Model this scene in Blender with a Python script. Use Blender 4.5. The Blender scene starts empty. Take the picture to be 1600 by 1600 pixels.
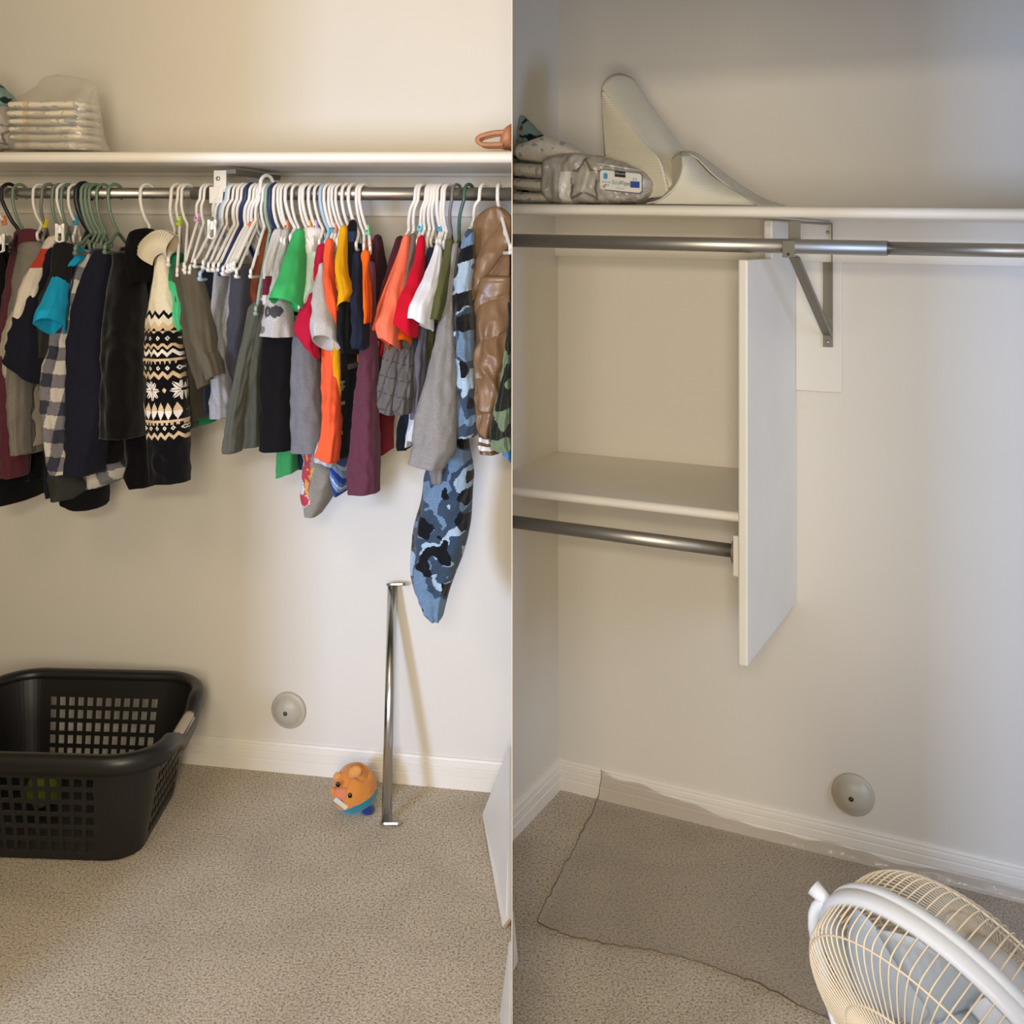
import bpy, bmesh, math, random
from mathutils import Vector, Matrix, noise
S = bpy.context.scene
C = S.collection
random.seed(7)
# ------------------------------------------------------------------ camera
F, HZ, EYE = 1735.0, 375.0, 1.5          # focal length in pixels of the 1600 frame, horizon row, eye height
cam = bpy.data.objects.new('camera', bpy.data.cameras.new('camera'))
C.objects.link(cam); S.camera = cam
cam.location = (0, 0, EYE); cam.rotation_euler = (math.pi/2, 0, 0)
cam.data.sensor_width = 36; cam.data.lens = F/1600*36
cam.data.shift_y = (HZ-800)/1600
cam.data.clip_start = 0.05
# ------------------------------------------------------------------ world, lamps, exposure
S.view_settings.view_transform = 'Standard'; S.view_settings.look = 'None'
S.view_settings.exposure = 0.07; S.view_settings.gamma = 1.0; S.view_settings.use_curve_mapping = False
W = bpy.data.worlds.new('room_light'); S.world = W; W.use_nodes = True
W.node_tree.nodes['Background'].inputs[0].default_value = (1.0, 0.92, 0.81, 1)
W.node_tree.nodes['Background'].inputs[1].default_value = 0.50

def area(name, loc, target, sx, sy, power, color, spread=180):
    d = bpy.data.lights.new(name, 'AREA'); d.shape = 'RECTANGLE'; d.size = sx; d.size_y = sy
    d.energy = power; d.color = color; d.spread = math.radians(spread)
    o = bpy.data.objects.new(name, d); C.objects.link(o); o.location = loc
    o.rotation_euler = (Vector(target)-Vector(loc)).to_track_quat('-Z', 'Y').to_euler()
    return o
area('ceiling_lamp', (-1.25, 0.7, 2.40), (-1.3, 3.1, 1.5), 0.7, 0.5, 12, (1.0, 0.82, 0.60))
area('daylight_window', (-2.1, -0.5, 1.0), (-0.3, 3.0, 0.65), 0.4, 0.8, 20, (0.46, 0.62, 1.0), 85)
area('bedroom_lamp', (-0.18, -0.6, 1.86), (-0.2, 3.0, 1.3), 0.5, 0.13, 22, (1.0, 0.87, 0.69))
area('soft_fill', (-0.16, -0.9, 1.25), (-0.2, 3.0, 1.35), 0.5, 1.0, 38, (1.0, 0.875, 0.71))  # added soft warm fill that reaches under the lintel
area('side_fill', (1.95, 0.85, 1.25), (1.2, 2.5, 1.0), 0.4, 0.9, 9, (0.40, 0.58, 1.0), 130)  # added cool fill for the right wall and the panel's face

# ------------------------------------------------------------------ helpers
def V(*a): return Vector(a)
def srgb(h):
    h = h.lstrip('#'); c = [int(h[i:i+2], 16)/255 for i in (0, 2, 4)]
    return tuple(x/12.92 if x <= .04045 else ((x+.055)/1.055)**2.4 for x in c)
class Frame:
    """a wall's own axes: u along the wall to the right, n out of the wall into the room"""
    def __init__(s, o, u):
        s.o = Vector(o); s.u = Vector(u).normalized(); s.n = s.u.cross(V(0, 0, 1)).normalized()
    def at(s, u, v, z): return s.o + s.u*u + s.n*v + V(0, 0, z)
    def ray(s, px, py, v):
        d = V((px-800)/F, 1, (HZ-py)/F); c = V(0, 0, EYE)
        t = (v - s.n.dot(c-s.o))/s.n.dot(d)
        return c + d*t
    def loc(s, p):
        q = p - s.o; return q.dot(s.u), q.dot(s.n), q.z
def ground(px, py, h=0.0):
    t = (EYE-h)*F/(py-HZ); return V((px-800)/F*t, t, h)
def facing(px, py, y):
    return V((px-800)/F*y, y, EYE+(HZ-py)/F*y)
gl = ground(614, 1220); L = Frame(gl, (9140, -1735, 0))
gr = ground(872, 1229); R = Frame(gr, (3421, -1735, 0))

def mesh(name, verts, faces, mat, parent=None, smooth=True, cols=None, uvs=None):
    me = bpy.data.meshes.new(name); me.from_pydata([tuple(v) for v in verts], [], faces); me.update()
    if mat: me.materials.append(mat)
    if smooth: me.polygons.foreach_set('use_smooth', [True]*len(me.polygons))
    if cols:
        a = me.color_attributes.new('Col', 'FLOAT_COLOR', 'CORNER'); flat = []
        for p in me.polygons:
            c = cols[p.index]
            for _ in range(p.loop_total): flat += [c[0], c[1], c[2], 1.0]
        a.data.foreach_set('color', flat)
    if uvs:
        ul = me.uv_layers.new(name='UVMap'); flat = []
        for l in me.loops: flat += list(uvs[l.vertex_index])
        ul.data.foreach_set('uv', flat)
    o = bpy.data.objects.new(name, me); C.objects.link(o)
    if parent: o.parent = parent; o.matrix_parent_inverse = Matrix.Translation(-parent.location)
    return o
def thing(name, label, cat, loc=(0, 0, 0), group=None):
    o = bpy.data.objects.new(name, None); C.objects.link(o); o.location = loc
    o.empty_display_size = .05
    o['label'] = label; o['category'] = cat
    if group: o['group'] = group
    return o
def tag(o, label, cat, group=None):
    o['label'] = label; o['category'] = cat
    if group: o['group'] = group
    return o
def struct(o): o['kind'] = 'structure'; return o
class MB:
    def __init__(s): s.v = []; s.f = []
    def add(s, v, f):
        b = len(s.v); s.v += [Vector(x) for x in v]; s.f += [tuple(i+b for i in q) for q in f]; return s
    def box(s, c, ax, ay, az, sx, sy, sz):
        c = Vector(c); ax, ay, az = Vector(ax)*sx/2, Vector(ay)*sy/2, Vector(az)*sz/2
        v = [c+ax*i+ay*j+az*k for i in (-1, 1) for j in (-1, 1) for k in (-1, 1)]
        return s.add(v, [(0, 1, 3, 2), (4, 6, 7, 5), (0, 4, 5, 1), (2, 3, 7, 6), (0, 2, 6, 4), (1, 5, 7, 3)])
    def prism(s, pa, pb):
        n = len(pa); s.add(list(pa)+list(pb), [(i, (i+1) % n, n+(i+1) % n, n+i) for i in range(n)]+[tuple(range(n-1, -1, -1)), tuple(range(n, 2*n))]); return s
    def tube(s, pts, r, seg=8, closed=False, caps=True, flat=None):
        pts = [Vector(p) for p in pts]; n = len(pts); ring = []
        rr = r if isinstance(r, (list, tuple)) else [r]*n
        up = None
        for i, p in enumerate(pts):
            if closed: t = pts[(i+1) % n]-pts[i-1]
            else: t = pts[min(i+1, n-1)]-pts[max(i-1, 0)]
            t.normalize()
            if up is None:
                up = V(0, 0, 1) if abs(t.z) < .9 else V(1, 0, 0)
            a = (up - t*up.dot(t))
            if a.length < 1e-5: a = t.orthogonal()
            a.normalize(); b = t.cross(a); up = a
            for k in range(seg):
                w = 2*math.pi*k/seg; ring.append(p + a*math.cos(w)*rr[i]*(flat or 1) + b*math.sin(w)*rr[i])
        f = []
        m = n if closed else n-1
        for i in range(m):
            for k in range(seg):
                a0, b0 = i*seg+k, i*seg+(k+1) % seg; j = ((i+1) % n)*seg
                f.append((a0, b0, j+(k+1) % seg, j+k))
        if caps and not closed: f += [tuple(range(seg-1, -1, -1)), tuple((n-1)*seg+k for k in range(seg))]
        return s.add(ring, f)
    def lathe(s, o, axis, prof, seg=32):
        axis = Vector(axis).normalized(); a = axis.orthogonal().normalized(); b = axis.cross(a); v = []; f = []
        for r, h in prof:
            for k in range(seg):
                w = 2*math.pi*k/seg; v.append(Vector(o)+axis*h+(a*math.cos(w)+b*math.sin(w))*r)
        for i in range(len(prof)-1):
            for k in range(seg): f.append((i*seg+k, i*seg+(k+1) % seg, (i+1)*seg+(k+1) % seg, (i+1)*seg+k))
        f += [tuple(range(seg-1, -1, -1)), tuple((len(prof)-1)*seg+k for k in range(seg))]
        return s.add(v, f)
    def build(s, name, mat, parent=None, smooth=False, bevel=0, seg=2, fix=True):
        o = mesh(name, s.v, s.f, mat, parent, smooth)
        if fix or bevel:
            bm = bmesh.new(); bm.from_mesh(o.data); bmesh.ops.recalc_face_normals(bm, faces=bm.faces)
            if bevel:
                es = [e for e in bm.edges if len(e.link_faces) == 2 and e.calc_face_angle(0) > .6]
                bmesh.ops.bevel(bm, geom=es, offset=bevel, segments=seg, affect='EDGES', profile=.5, clamp_overlap=True)
            bm.to_mesh(o.data); bm.free()
        return o
def clip_x(o, x, keep):
    """saw the mesh off flush where it meets the partition at x"""
    bm = bmesh.new(); bm.from_mesh(o.data)
    w = o.matrix_basis.translation
    g = bmesh.ops.bisect_plane(bm, geom=bm.verts[:]+bm.edges[:]+bm.faces[:], dist=1e-6, plane_co=V(x, 0, 0), plane_no=V(1, 0, 0), clear_outer=(keep < 0), clear_inner=(keep > 0))
    es = [e for e in g['geom_cut'] if isinstance(e, bmesh.types.BMEdge)]
    if es: bmesh.ops.triangle_fill(bm, edges=es, use_beauty=True)
    bmesh.ops.recalc_face_normals(bm, faces=bm.faces)
    bm.to_mesh(o.data); bm.free(); return o
def spline(pts, n=6, closed=False):
    P = [Vector(p) for p in pts]; m = len(P); out = []
    for i in range(m if closed else m-1):
        if closed: a, b, c, d = P[i-1], P[i], P[(i+1) % m], P[(i+2) % m]
        else: a, b, c, d = P[max(i-1, 0)], P[i], P[i+1], P[min(i+2, m-1)]
        for k in range(n):
            t = k/n; out.append(.5*((2*b)+(c-a)*t+(2*a-5*b+4*c-d)*t*t+(3*b-a-3*c+d)*t**3))
    if not closed: out.append(P[-1])
    return out
# ------------------------------------------------------------------ materials
def mat(name, col=(.8, .8, .8), rough=.6, metal=0, **k):
    m = bpy.data.materials.new(name); m.use_nodes = True; b = m.node_tree.nodes['Principled BSDF']
    b.inputs['Base Color'].default_value = (*col, 1); b.inputs['Roughness'].default_value = rough; b.inputs['Metallic'].default_value = metal
    for kk, vv in k.items(): b.inputs[kk].default_value = vv
    return m
def N(m, t, **inp):
    n = m.node_tree.nodes.new(t)
    for k, v in inp.items():
        if k in n.inputs: n.inputs[k].default_value = v
        else: setattr(n, k, v)
    return n
def LK(m, a, b): m.node_tree.links.new(a, b)
def noisy(m, c1, c2, scale=8, detail=4, bump=0, bscale=None, lo=.35, hi=.65, dist=.01):
    b = m.node_tree.nodes['Principled BSDF']; tc = N(m, 'ShaderNodeTexCoord')
    n = N(m, 'ShaderNodeTexNoise', Scale=scale, Detail=detail); LK(m, tc.outputs['Object'], n.inputs['Vector'])
    r = N(m, 'ShaderNodeValToRGB'); r.color_ramp.elements[0].position = lo; r.color_ramp.elements[1].position = hi
    r.color_ramp.elements[0].color = (*c1, 1); r.color_ramp.elements[1].color = (*c2, 1)
    LK(m, n.outputs[0], r.inputs[0]); LK(m, r.outputs[0], b.inputs['Base Color'])
    if bump:
        n2 = N(m, 'ShaderNodeTexNoise', Scale=bscale or scale, Detail=3); LK(m, tc.outputs['Object'], n2.inputs['Vector'])
        bp = N(m, 'ShaderNodeBump', Strength=bump, Distance=dist); LK(m, n2.outputs[0], bp.inputs['Height']); LK(m, bp.outputs[0], b.inputs['Normal'])
    return m
M = {}
M['wall'] = noisy(mat('wall_paint', rough=.55), srgb('#dcd6c8'), srgb('#e0dacd'), 1.2, 2, .05, 260, dist=.002)
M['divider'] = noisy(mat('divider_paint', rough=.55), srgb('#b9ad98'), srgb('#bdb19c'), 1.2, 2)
M['trim'] = noisy(mat('trim_paint', rough=.4), srgb('#e6dfd0'), srgb('#e9e3d6'), 3, 2)
M['shelf'] = noisy(mat('shelf_paint', rough=.42), srgb('#e8e1d2'), srgb('#ece6d9'), 5, 3, .03, 60, dist=.002)
M['panel'] = noisy(mat('panel_paint', rough=.45), srgb('#e0dccf'), srgb('#e4e0d5'), 5, 3)
M['steel'] = mat('galvanised_steel', srgb('#b3b1aa'), .40, 1.0)
M['chrome'] = mat('chromed_steel', srgb('#c4c3bf'), .22, 1.0)
M['bracket'] = mat('bracket_enamel', srgb('#7a766b'), .45, .25)
M['darkhole'] = mat('dark_screw', srgb('#2c2721'), .5)
def carpet():
    m = mat('loop_carpet', rough=.95); b = m.node_tree.nodes['Principled BSDF']; tc = N(m, 'ShaderNodeTexCoord')
    n = N(m, 'ShaderNodeTexNoise', Scale=175, Detail=4, Roughness=.75); LK(m, tc.outputs['Object'], n.inputs['Vector'])
    r = N(m, 'ShaderNodeValToRGB'); e = r.color_ramp.elements
    e[0].position = .30; e[0].color = (*srgb('#4a3d30'), 1); e[1].position = .66; e[1].color = (*srgb('#fbf0da'), 1)
    k = e.new(.42); k.color = (*srgb('#c4b194'), 1); k = e.new(.52); k.color = (*srgb('#efe0c6'), 1)
    LK(m, n.outputs[0], r.inputs[0])
    n3 = N(m, 'ShaderNodeTexNoise', Scale=6, Detail=3); LK(m, tc.outputs['Object'], n3.inputs['Vector'])
    mx = N(m, 'ShaderNodeMixRGB', blend_type='MULTIPLY'); mx.inputs[0].default_value = .35
    r3 = N(m, 'ShaderNodeValToRGB'); r3.color_ramp.elements[0].position = .3; r3.color_ramp.elements[0].color = (.62, .6, .57, 1); r3.color_ramp.elements[1].position = .6
    LK(m, n3.outputs[0], r3.inputs[0]); LK(m, r.outputs[0], mx.inputs[1]); LK(m, r3.outputs[0], mx.inputs[2]); LK(m, mx.outputs[0], b.inputs['Base Color'])
    bp = N(m, 'ShaderNodeBump', Strength=.9, Distance=.012); LK(m, n.outputs[0], bp.inputs['Height']); LK(m, bp.outputs[0], b.inputs['Normal'])
    return m
M['carpet'] = carpet()
# ------------------------------------------------------------------ room shell
T = .0006                                              # half thickness of the thin partition between the two closets
def slab(name, pts, n, th, m):
    mb = MB(); a = [Vector(p) for p in pts]; n = Vector(n); mb.prism(a, [p+n*th for p in a]); return struct(mb.build(name, m))
slab('floor', [(-3.4, -1.6, 0), (4.2, -1.6, 0), (4.2, 3.7, 0), (-3.4, 3.7, 0)], (0, 0, -1), .05, M['carpet'])
CE = 2.55
slab('ceiling', [(-3.4, 0.2, CE), (4.2, 0.2, CE), (4.2, 3.7, CE), (-3.4, 3.7, CE)], (0, 0, 1), .05, M['wall'])
def ux(fr, x, v=0): return (x - fr.o.x - fr.n.x*v)/fr.u.x       # u where the line at v meets the plane x
LU1 = ux(L, -T); LU0 = -1.75
slab('wall_back', [L.at(LU0, 0, 0), L.at(LU1, 0, 0), L.at(LU1, 0, CE), L.at(LU0, 0, CE)], -L.n, .04, M['wall'])
RV = (-T*-1 - R.o.x)/R.n.x; RV = abs((R.o.x - T)/R.n.x)           # reach of the right closet's side wall
RU1 = 2.1
slab('wall_rear', [R.at(0, 0, 0), R.at(RU1, 0, 0), R.at(RU1, 0, CE), R.at(0, 0, CE)], -R.n, .04, M['wall'])
slab('wall_side', [R.at(0, 0, 0), R.at(0, RV, 0), R.at(0, RV, CE), R.at(0, 0, CE)], -R.u, .0004, M['wall'])
yb = L.at(LU1, 0, 0).y + .03; DY = 1.55
mb = MB(); mb.box((0, (yb+DY)/2, CE/2), (1, 0, 0), (0, 1, 0), (0, 0, 1), 2*T, yb-DY, CE); struct(mb.build('added_divider', M['divider']))  # added partition, run forward to keep each closet's light apart
slab('wall_left', [L.at(LU0, 0, 0), L.at(LU0, 1.1, 0), L.at(LU0, 1.1, CE), L.at(LU0, 0, CE)], -L.u, .1, M['wall'])
slab('wall_right', [R.at(RU1, 0, 0), R.at(RU1, .42, 0), R.at(RU1, .42, CE), R.at(RU1, 0, CE)], R.u, .1, M['wall'])
mb = MB(); mb.box((-1.90, 1.7, CE/2), (1, 0, 0), (0, 1, 0), (0, 0, 1), 1.34, .05, CE); struct(mb.build('light_block_left', M['wall']))  # unseen wall added to keep the cool light off the left part
mb = MB(); mb.box((.70, .50, 1.03), (1, 0, 0), (0, 1, 0), (0, 0, 1), .86, .035, 2.05); struct(mb.build('light_block_right', M['trim'], bevel=.003))  # unseen panel added to hold warm light off the right wall
# lintel over the right closet's opening
mb = MB(); mb.box((1.4, 1.60, 2.2275), (1, 0, 0), (0, 1, 0), (0, 0, 1), 2.79, .06, .665); struct(mb.build('wall_lintel', M['wall']))
# baseboards: a stepped profile run along the walls
PROF = [(0, 0), (.014, 0), (.014, .030), (.0115, .0325), (.0125, .036), (.0125, .052), (.010, .0545), (.011, .058), (.010, .067), (.0065, .071), (.0075, .074), (.005, .080), (0, .081)]
def baseboard(name, A, B, n, k=1.0):
    mb = MB(); mb.prism([A+n*v+V(0, 0, z*k) for v, z in PROF], [B+n*v+V(0, 0, z*k) for v, z in PROF]); return struct(mb.build(name, M['trim']))
clip_x(baseboard('baseboard_back', L.at(LU0, 0, 0), L.at(LU1+.05, 0, 0), L.n), -T, -1)
baseboard('baseboard_rear', R.at(0, 0, 0), R.at(RU1, 0, 0), R.n)
clip_x(baseboard('baseboard_side', R.at(0, 0, 0), R.at(0, RV+.1, 0), R.u), T, 1)

# ------------------------------------------------------------------ left closet: shelf, cleat, rod, bracket
def run(fr, p0, p1, v, prof, ext0=.4, ext1=.3):
    """two ends of a profile (dv, dz) swept through the sight points p0, p1 that lie at distance v from the wall"""
    a, b = fr.ray(*p0, v), fr.ray(*p1, v); d = (b-a).normalized(); a = a-d*ext0; b = b+d*ext1
    return [a+fr.n*x+V(0, 0, z) for x, z in prof], [b+fr.n*x+V(0, 0, z) for x, z in prof]
SV = .42
def nose(th, depth):   # shelf profile with a rounded front edge
    r = th/2; return [(-depth, 0), (-depth, -th)]+[(-r+r*math.cos(a), -r+r*math.sin(a)) for a in [(-90+18*i)*math.pi/180 for i in range(11)]]
mb = MB(); mb.prism(*run(L, (0, 237), (800, 236), SV, nose(.0275, SV), .5))
o = clip_x(mb.build('wall_shelf', M['shelf']), -T, -1); tag(o, 'long white painted closet shelf above the crowded clothes rod', 'shelf')
mb = MB(); mb.prism(*run(L, (0, 275), (800, 276), .018, [(0, 0), (-.018, 0), (-.018, -.110), (0, -.110)], .5))
o = clip_x(mb.build('trim_1', M['trim'], bevel=.002), -T, -1); struct(o)
RODV = .29
ra, rb = L.ray(0, 302, RODV), L.ray(800, 303.5, RODV); rd = (rb-ra).normalized()
def rod_at(px):
    p = L.ray(px, 302.5, RODV); t = (p-ra).dot(rd); return ra+rd*t
t = thing('closet_rod', 'steel closet rod packed with hangers under the long shelf', 'clothes rod', ra)
e = L.ray(318, 302, RODV)
mb = MB(); mb.tube([ra-rd*.35, e], .0143, 20); mb.build('inner_tube', M['steel'], t, True)
mb = MB(); mb.tube([e-rd*.03, rb+rd*.2], .0165, 20); clip_x(mb.build('outer_tube', M['steel'], t, True), -T, -1)
for ob in t.children:                                   # meshes were laid out in world space
    pass
# bracket under the left shelf
t = thing('shelf_bracket', 'grey painted shelf bracket clasping the crowded rod', 'bracket', L.ray(340, 300, .31))
mb = MB(); p = L.ray(344, 283, .31); mb.box(p, L.u, L.n, (0, 0, 1), .034, .004, .055); mb.build('hook_plate', M['trim'], t, bevel=.001)
mb = MB(); a = L.ray(338, 298, .312); b = L.ray(337, 314, .312)
mb.box((a+b)/2+V(0, 0, .002), L.u, L.n, (0, 0, 1), .036, .005, .042); o = mb.build('clasp', M['trim'], t, bevel=.0015)
mb = MB(); p0 = L.ray(360, 268, .31); p1 = L.at(L.loc(p0)[0], .01, L.loc(p0)[2]); mb.box((p0+p1)/2, L.u, L.n, (0, 0, 1), .028, .30, .012); mb.build('arm', M['bracket'], t, bevel=.001)
mb = MB(); mb.lathe(L.ray(341, 279, .312), L.n, [(.006, 0), (.006, .002), (.003, .004)], 12); mb.build('screw', M['steel'], t, True)
# ------------------------------------------------------------------ cloth
def cloth(name, rough=.85, bump=.25, scale=900, sheen=.03, vary=.12):
    m = mat(name, rough=rough); b = m.node_tree.nodes['Principled BSDF']
    at = N(m, 'ShaderNodeAttribute', attribute_name='Col'); tc = N(m, 'ShaderNodeTexCoord')
    n = N(m, 'ShaderNodeTexNoise', Scale=scale, Detail=2); LK(m, tc.outputs['Object'], n.inputs['Vector'])
    r = N(m, 'ShaderNodeMapRange'); r.inputs[1].default_value = .25; r.inputs[2].default_value = .75; r.inputs[3].default_value = 1-vary; r.inputs[4].default_value = 1+vary*.6
    LK(m, n.outputs[0], r.inputs[0])
    mx = N(m, 'ShaderNodeVectorMath', operation='SCALE'); LK(m, at.outputs['Color'], mx.inputs[0]); LK(m, r.outputs[0], mx.inputs['Scale'])
    LK(m, mx.outputs[0], b.inputs['Base Color']); b.inputs['Sheen Weight'].default_value = sheen; b.inputs['Specular IOR Level'].default_value = .5 if rough < .5 else .12
    bp = N(m, 'ShaderNodeBump', Strength=bump, Distance=.0015); LK(m, n.outputs[0], bp.inputs['Height']); LK(m, bp.outputs[0], b.inputs['Normal'])
    return m
M['jersey'] = cloth('cotton_jersey', .9, .2, 900)
M['heather'] = cloth('heather_jersey', .9, .3, 520, .1, .34)
M['knit'] = cloth('wool_knit', .95, .5, 500, .1, .15)
M['denim'] = cloth('cotton_twill', .85, .4, 650, .1, .2)
M['fleece'] = cloth('fleece_pile', 1.0, .9, 380, .2, .3)
M['puffer'] = cloth('quilted_nylon', .34, .06, 60, 0, .05)
def sm(x): x = min(max(x, 0), 1); return x*x*(3-2*x)
def lerp(a, b, t): return a+(b-a)*t
def rows4(rows): return [(r[1], r[0], r[2], r[0]) if len(r) == 3 else tuple(r) for r in rows]
def loft(name, rows, v, dv, col, m, parent, seg=44, step=4.0, fold=.005, nf=5, seed=0, open_=True, tilt=0, fr=None, hard=2.3, round_top=True, xmax=None, puff=None, crumple=.0045):
    """a hanging tube of cloth. rows run from the top to the hem: (y, left, right) or (left x, y, right x, y) in the photograph's frame,
    v the distance from the wall at top and hem, dv the half depth at top, middle and hem"""
    fr = fr or L; R4 = rows4(rows); n = len(R4)
    cum = [0]
    for a, b in zip(R4, R4[1:]): cum.append(cum[-1]+max(1.0, math.hypot((b[0]+b[2]-a[0]-a[2])/2, (b[1]+b[3]-a[1]-a[3])/2)))
    tot = cum[-1]; K = max(8, int(tot/step)); verts = []; faces = []; cols = []; info = []
    def at(s):
        for i in range(n-1):
            if s <= cum[i+1] or i == n-2:
                t = (s-cum[i])/(cum[i+1]-cum[i]); break
        P = [R4[max(i-1, 0)], R4[i], R4[i+1], R4[min(i+2, n-1)]]; out = []
        for k in range(4):
            a, b, c, d = (p[k] for p in P); m1 = (c-a)/2; m2 = (d-b)/2
            lim = abs(c-b)*1.5; m1 = max(-lim, min(lim, m1)); m2 = max(-lim, min(lim, m2))
            t2, t3 = t*t, t*t*t; out.append((2*t3-3*t2+1)*b+(t3-2*t2+t)*m1+(-2*t3+3*t2)*c+(t3-t2)*m2)
        return out
    rnd = random.Random(seed*131+len(name)); ph = [rnd.uniform(0, 6.28) for _ in range(6)]
    def ring(s, inset=1.0):
        xl, yl, xr, yr = at(s); t = s/tot
        vv = lerp(v[0], v[1], sm(t*1.15)); d = lerp(dv[0], dv[1], sm(t*2)) if t < .5 else lerp(dv[1], dv[2], sm(t*2-1))
        rt = 1.0
        if round_top: rt = math.sqrt(max(.02, 1-(1-min(1, s/7.0))**2))
        tl = tilt*sm((t-.55)/.45)
        out = []
        for k in range(seg):
            w = 2*math.pi*k/seg; c, sn = math.cos(w), math.sin(w)
            cx = math.copysign(abs(c)**(2/hard), c); cy = math.copysign(abs(sn)**(2/hard), sn)
            mix = (1+cx*inset*rt)/2
            px = lerp(xl, xr, mix); py = lerp(yl, yr, mix) - tl*cy
            if xmax: px = min(px, xmax)
            h = fold*(.25+.75*sm(t*1.6))*(math.sin(nf*w+ph[0]+t*2.2)*.6+math.sin((nf*1.7+1)//1*w+ph[1]-t*3)*.4) + fold*.8*(noise.noise(V(c*1.7+seed, sn*1.7, t*tot/26))) 
            cr = noise.noise(V(px*.045+seed*3, py*.03, sn*1.3)); hp = (puff(px, py) if puff else 0) + crumple*(1-abs(cr)*3.2)*sm(t*2)
            p = fr.ray(px, py, vv)
            p = p + fr.n*(cy*d*inset*rt + (h+hp)*sn) + fr.u*((h+hp)*c*.6*(1-abs(c)**6))
            if xmax: p.x = min(p.x, -T-.0015)
            out.append((p, px, py))
        return out
    S_ = [tot*i/K for i in range(K+1)]
    rings = [ring(s) for s in S_]
    def push(rg):
        b = len(verts); verts.extend(q[0] for q in rg); info.extend((q[1], q[2]) for q in rg); return b
    bs = [push(r_) for r_ in rings]
    def face(q):
        faces.append(tuple(q)); x = sum(info[i][0] for i in q)/len(q); y = sum(info[i][1] for i in q)/len(q)
        cols.append(col(x, y) if callable(col) else col)
    for a, b in zip(bs, bs[1:]):
        for k in range(seg): face((a+k, b+k, b+(k+1) % seg, a+(k+1) % seg))
    top = bs[0]; c0 = sum((verts[top+k] for k in range(seg)), V(0, 0, 0))/seg; verts.append(c0); info.append((rings[0][0][1], rings[0][0][2])); ci = len(verts)-1
    for k in range(seg): face((ci, top+k, top+(k+1) % seg))
    last = bs[-1]
    if open_:
        prev = last; depth = min(.3*tot, 26)
        for j, (q, ins) in enumerate([(.5, .93), (.35*depth, .88), (depth, .82)]):
            s = max(tot-q, tot*.4); nb = push(ring(s, ins))
            for k in range(seg): face((prev+k, nb+k, nb+(k+1) % seg, prev+(k+1) % seg))
            prev = nb
        last = prev
    c1 = sum((verts[last+k] for k in range(seg)), V(0, 0, 0))/seg; verts.append(c1); info.append(info[last]); ci = len(verts)-1
    for k in range(seg): face((ci, last+(k+1) % seg, last+k))
    return mesh(name, verts, faces, m, parent, True, cols)
H = lambda s: srgb(s)
GARMENTS = {}
def garment(kind, label, cat, parts, group=None):
    """parts: list of (name, rows, v, dv, colour, material key, options)"""
    r0 = rows4(parts[0][1])[0]
    t = thing(kind, label, cat, L.ray((r0[0]+r0[2])/2, r0[1], RODV), group)
    for i, p in enumerate(parts):
        name, rows, v, dv, col, mk = p[:6]; opt = p[6] if len(p) > 6 else {}
        opt.setdefault('seed', abs(hash((kind, label[:7], i)) % 97) if False else (len(label)*7+i*13) % 97)
        loft(name, rows, v, dv, H(col) if isinstance(col, str) else col, M[mk], t, **opt)
    return t
def torso(x, top, hem, w=9, dx=-6, col='#333333', mk='jersey', v=.275, d=.08):
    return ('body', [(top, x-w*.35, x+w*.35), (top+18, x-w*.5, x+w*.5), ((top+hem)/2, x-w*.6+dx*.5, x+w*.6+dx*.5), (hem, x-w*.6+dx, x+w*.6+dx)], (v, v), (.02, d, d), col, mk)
SW = (.018, .035, .045)       # half depths of a sleeve: top, middle, cuff
# --- far left
garment('hoodie', 'black hooded top at the far left end of the rod', 'hoodie', [
    ('body', [(382, -18, 23), (420, -18, 20), (480, -18, 15), (600, -18, 14), (690, -10, 40), (745, 5, 44), (778, 10, 50)], (.27, .27), (.03, .11, .10), '#121214', 'jersey'),
    ('sleeve', [(395, -20, 5), (480, -20, 9), (620, -20, 8), (742, -12, 6)], (.33, .38), SW, '#101012', 'jersey')])
garment('trousers', 'black trousers hanging lowest at the left end of the rod', 'trousers', [
    ('leg', [(640, 38, 70), (700, 40, 72), (746, 48, 75)], (.25, .25), (.03, .05, .05), '#0d0d0f', 'denim')])
garment('long_sleeve_shirt', 'maroon long sleeve shirt beside the black hoodie at left', 'shirt', [
    ('sleeve', [(357, 28, 60), (366, 25, 65), (385, 22, 62), (430, 14, 52), (480, 9, 40), (560, 7, 36), (650, 6, 37), (743, 6, 38)], (.30, .385), (.03, .045, .045), '#592a34', 'heather'),
    torso(66, 362, 705, 13, -8, '#55272f', 'heather')])
garment('sweatshirt', 'taupe grey sweatshirt with long loose sleeves beside the maroon shirt', 'sweatshirt', [
    ('sleeve', [(376, 38, 68), (386, 31, 72), (400, 28, 73), (450, 22, 62), (530, 19, 50), (600, 20, 46), (660, 23, 43), (708, 28, 44)], (.31, .41), (.03, .045, .04), '#7d776e', 'heather'),
    ('body', [(380, 58, 72), (430, 45, 75), (560, 40, 80), (640, 42, 82), (700, 45, 82)], (.29, .30), (.03, .10, .10), '#797369', 'heather')])
garment('raglan_shirt', 'cream shirt with a red shoulder stripe beside the taupe sweatshirt', 'shirt', [
    ('sleeve', [(367, 80, 94), (376, 74, 92), (392, 68, 84), (430, 46, 70), (470, 32, 58), (505, 26, 50)], (.31, .41), (.02, .035, .04),
     lambda x, y: H('#b8402f') if (388 < y < 417 and x > 70 - (y-388)*.25) else H('#d3c8b6'), 'jersey'),
    ('body', [(372, 78, 90), (430, 52, 80), (560, 25, 70), (600, 45, 76), (650, 55, 78), (690, 58, 80)], (.29, .31), (.02, .11, .11), '#b4a996', 'jersey')])
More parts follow.
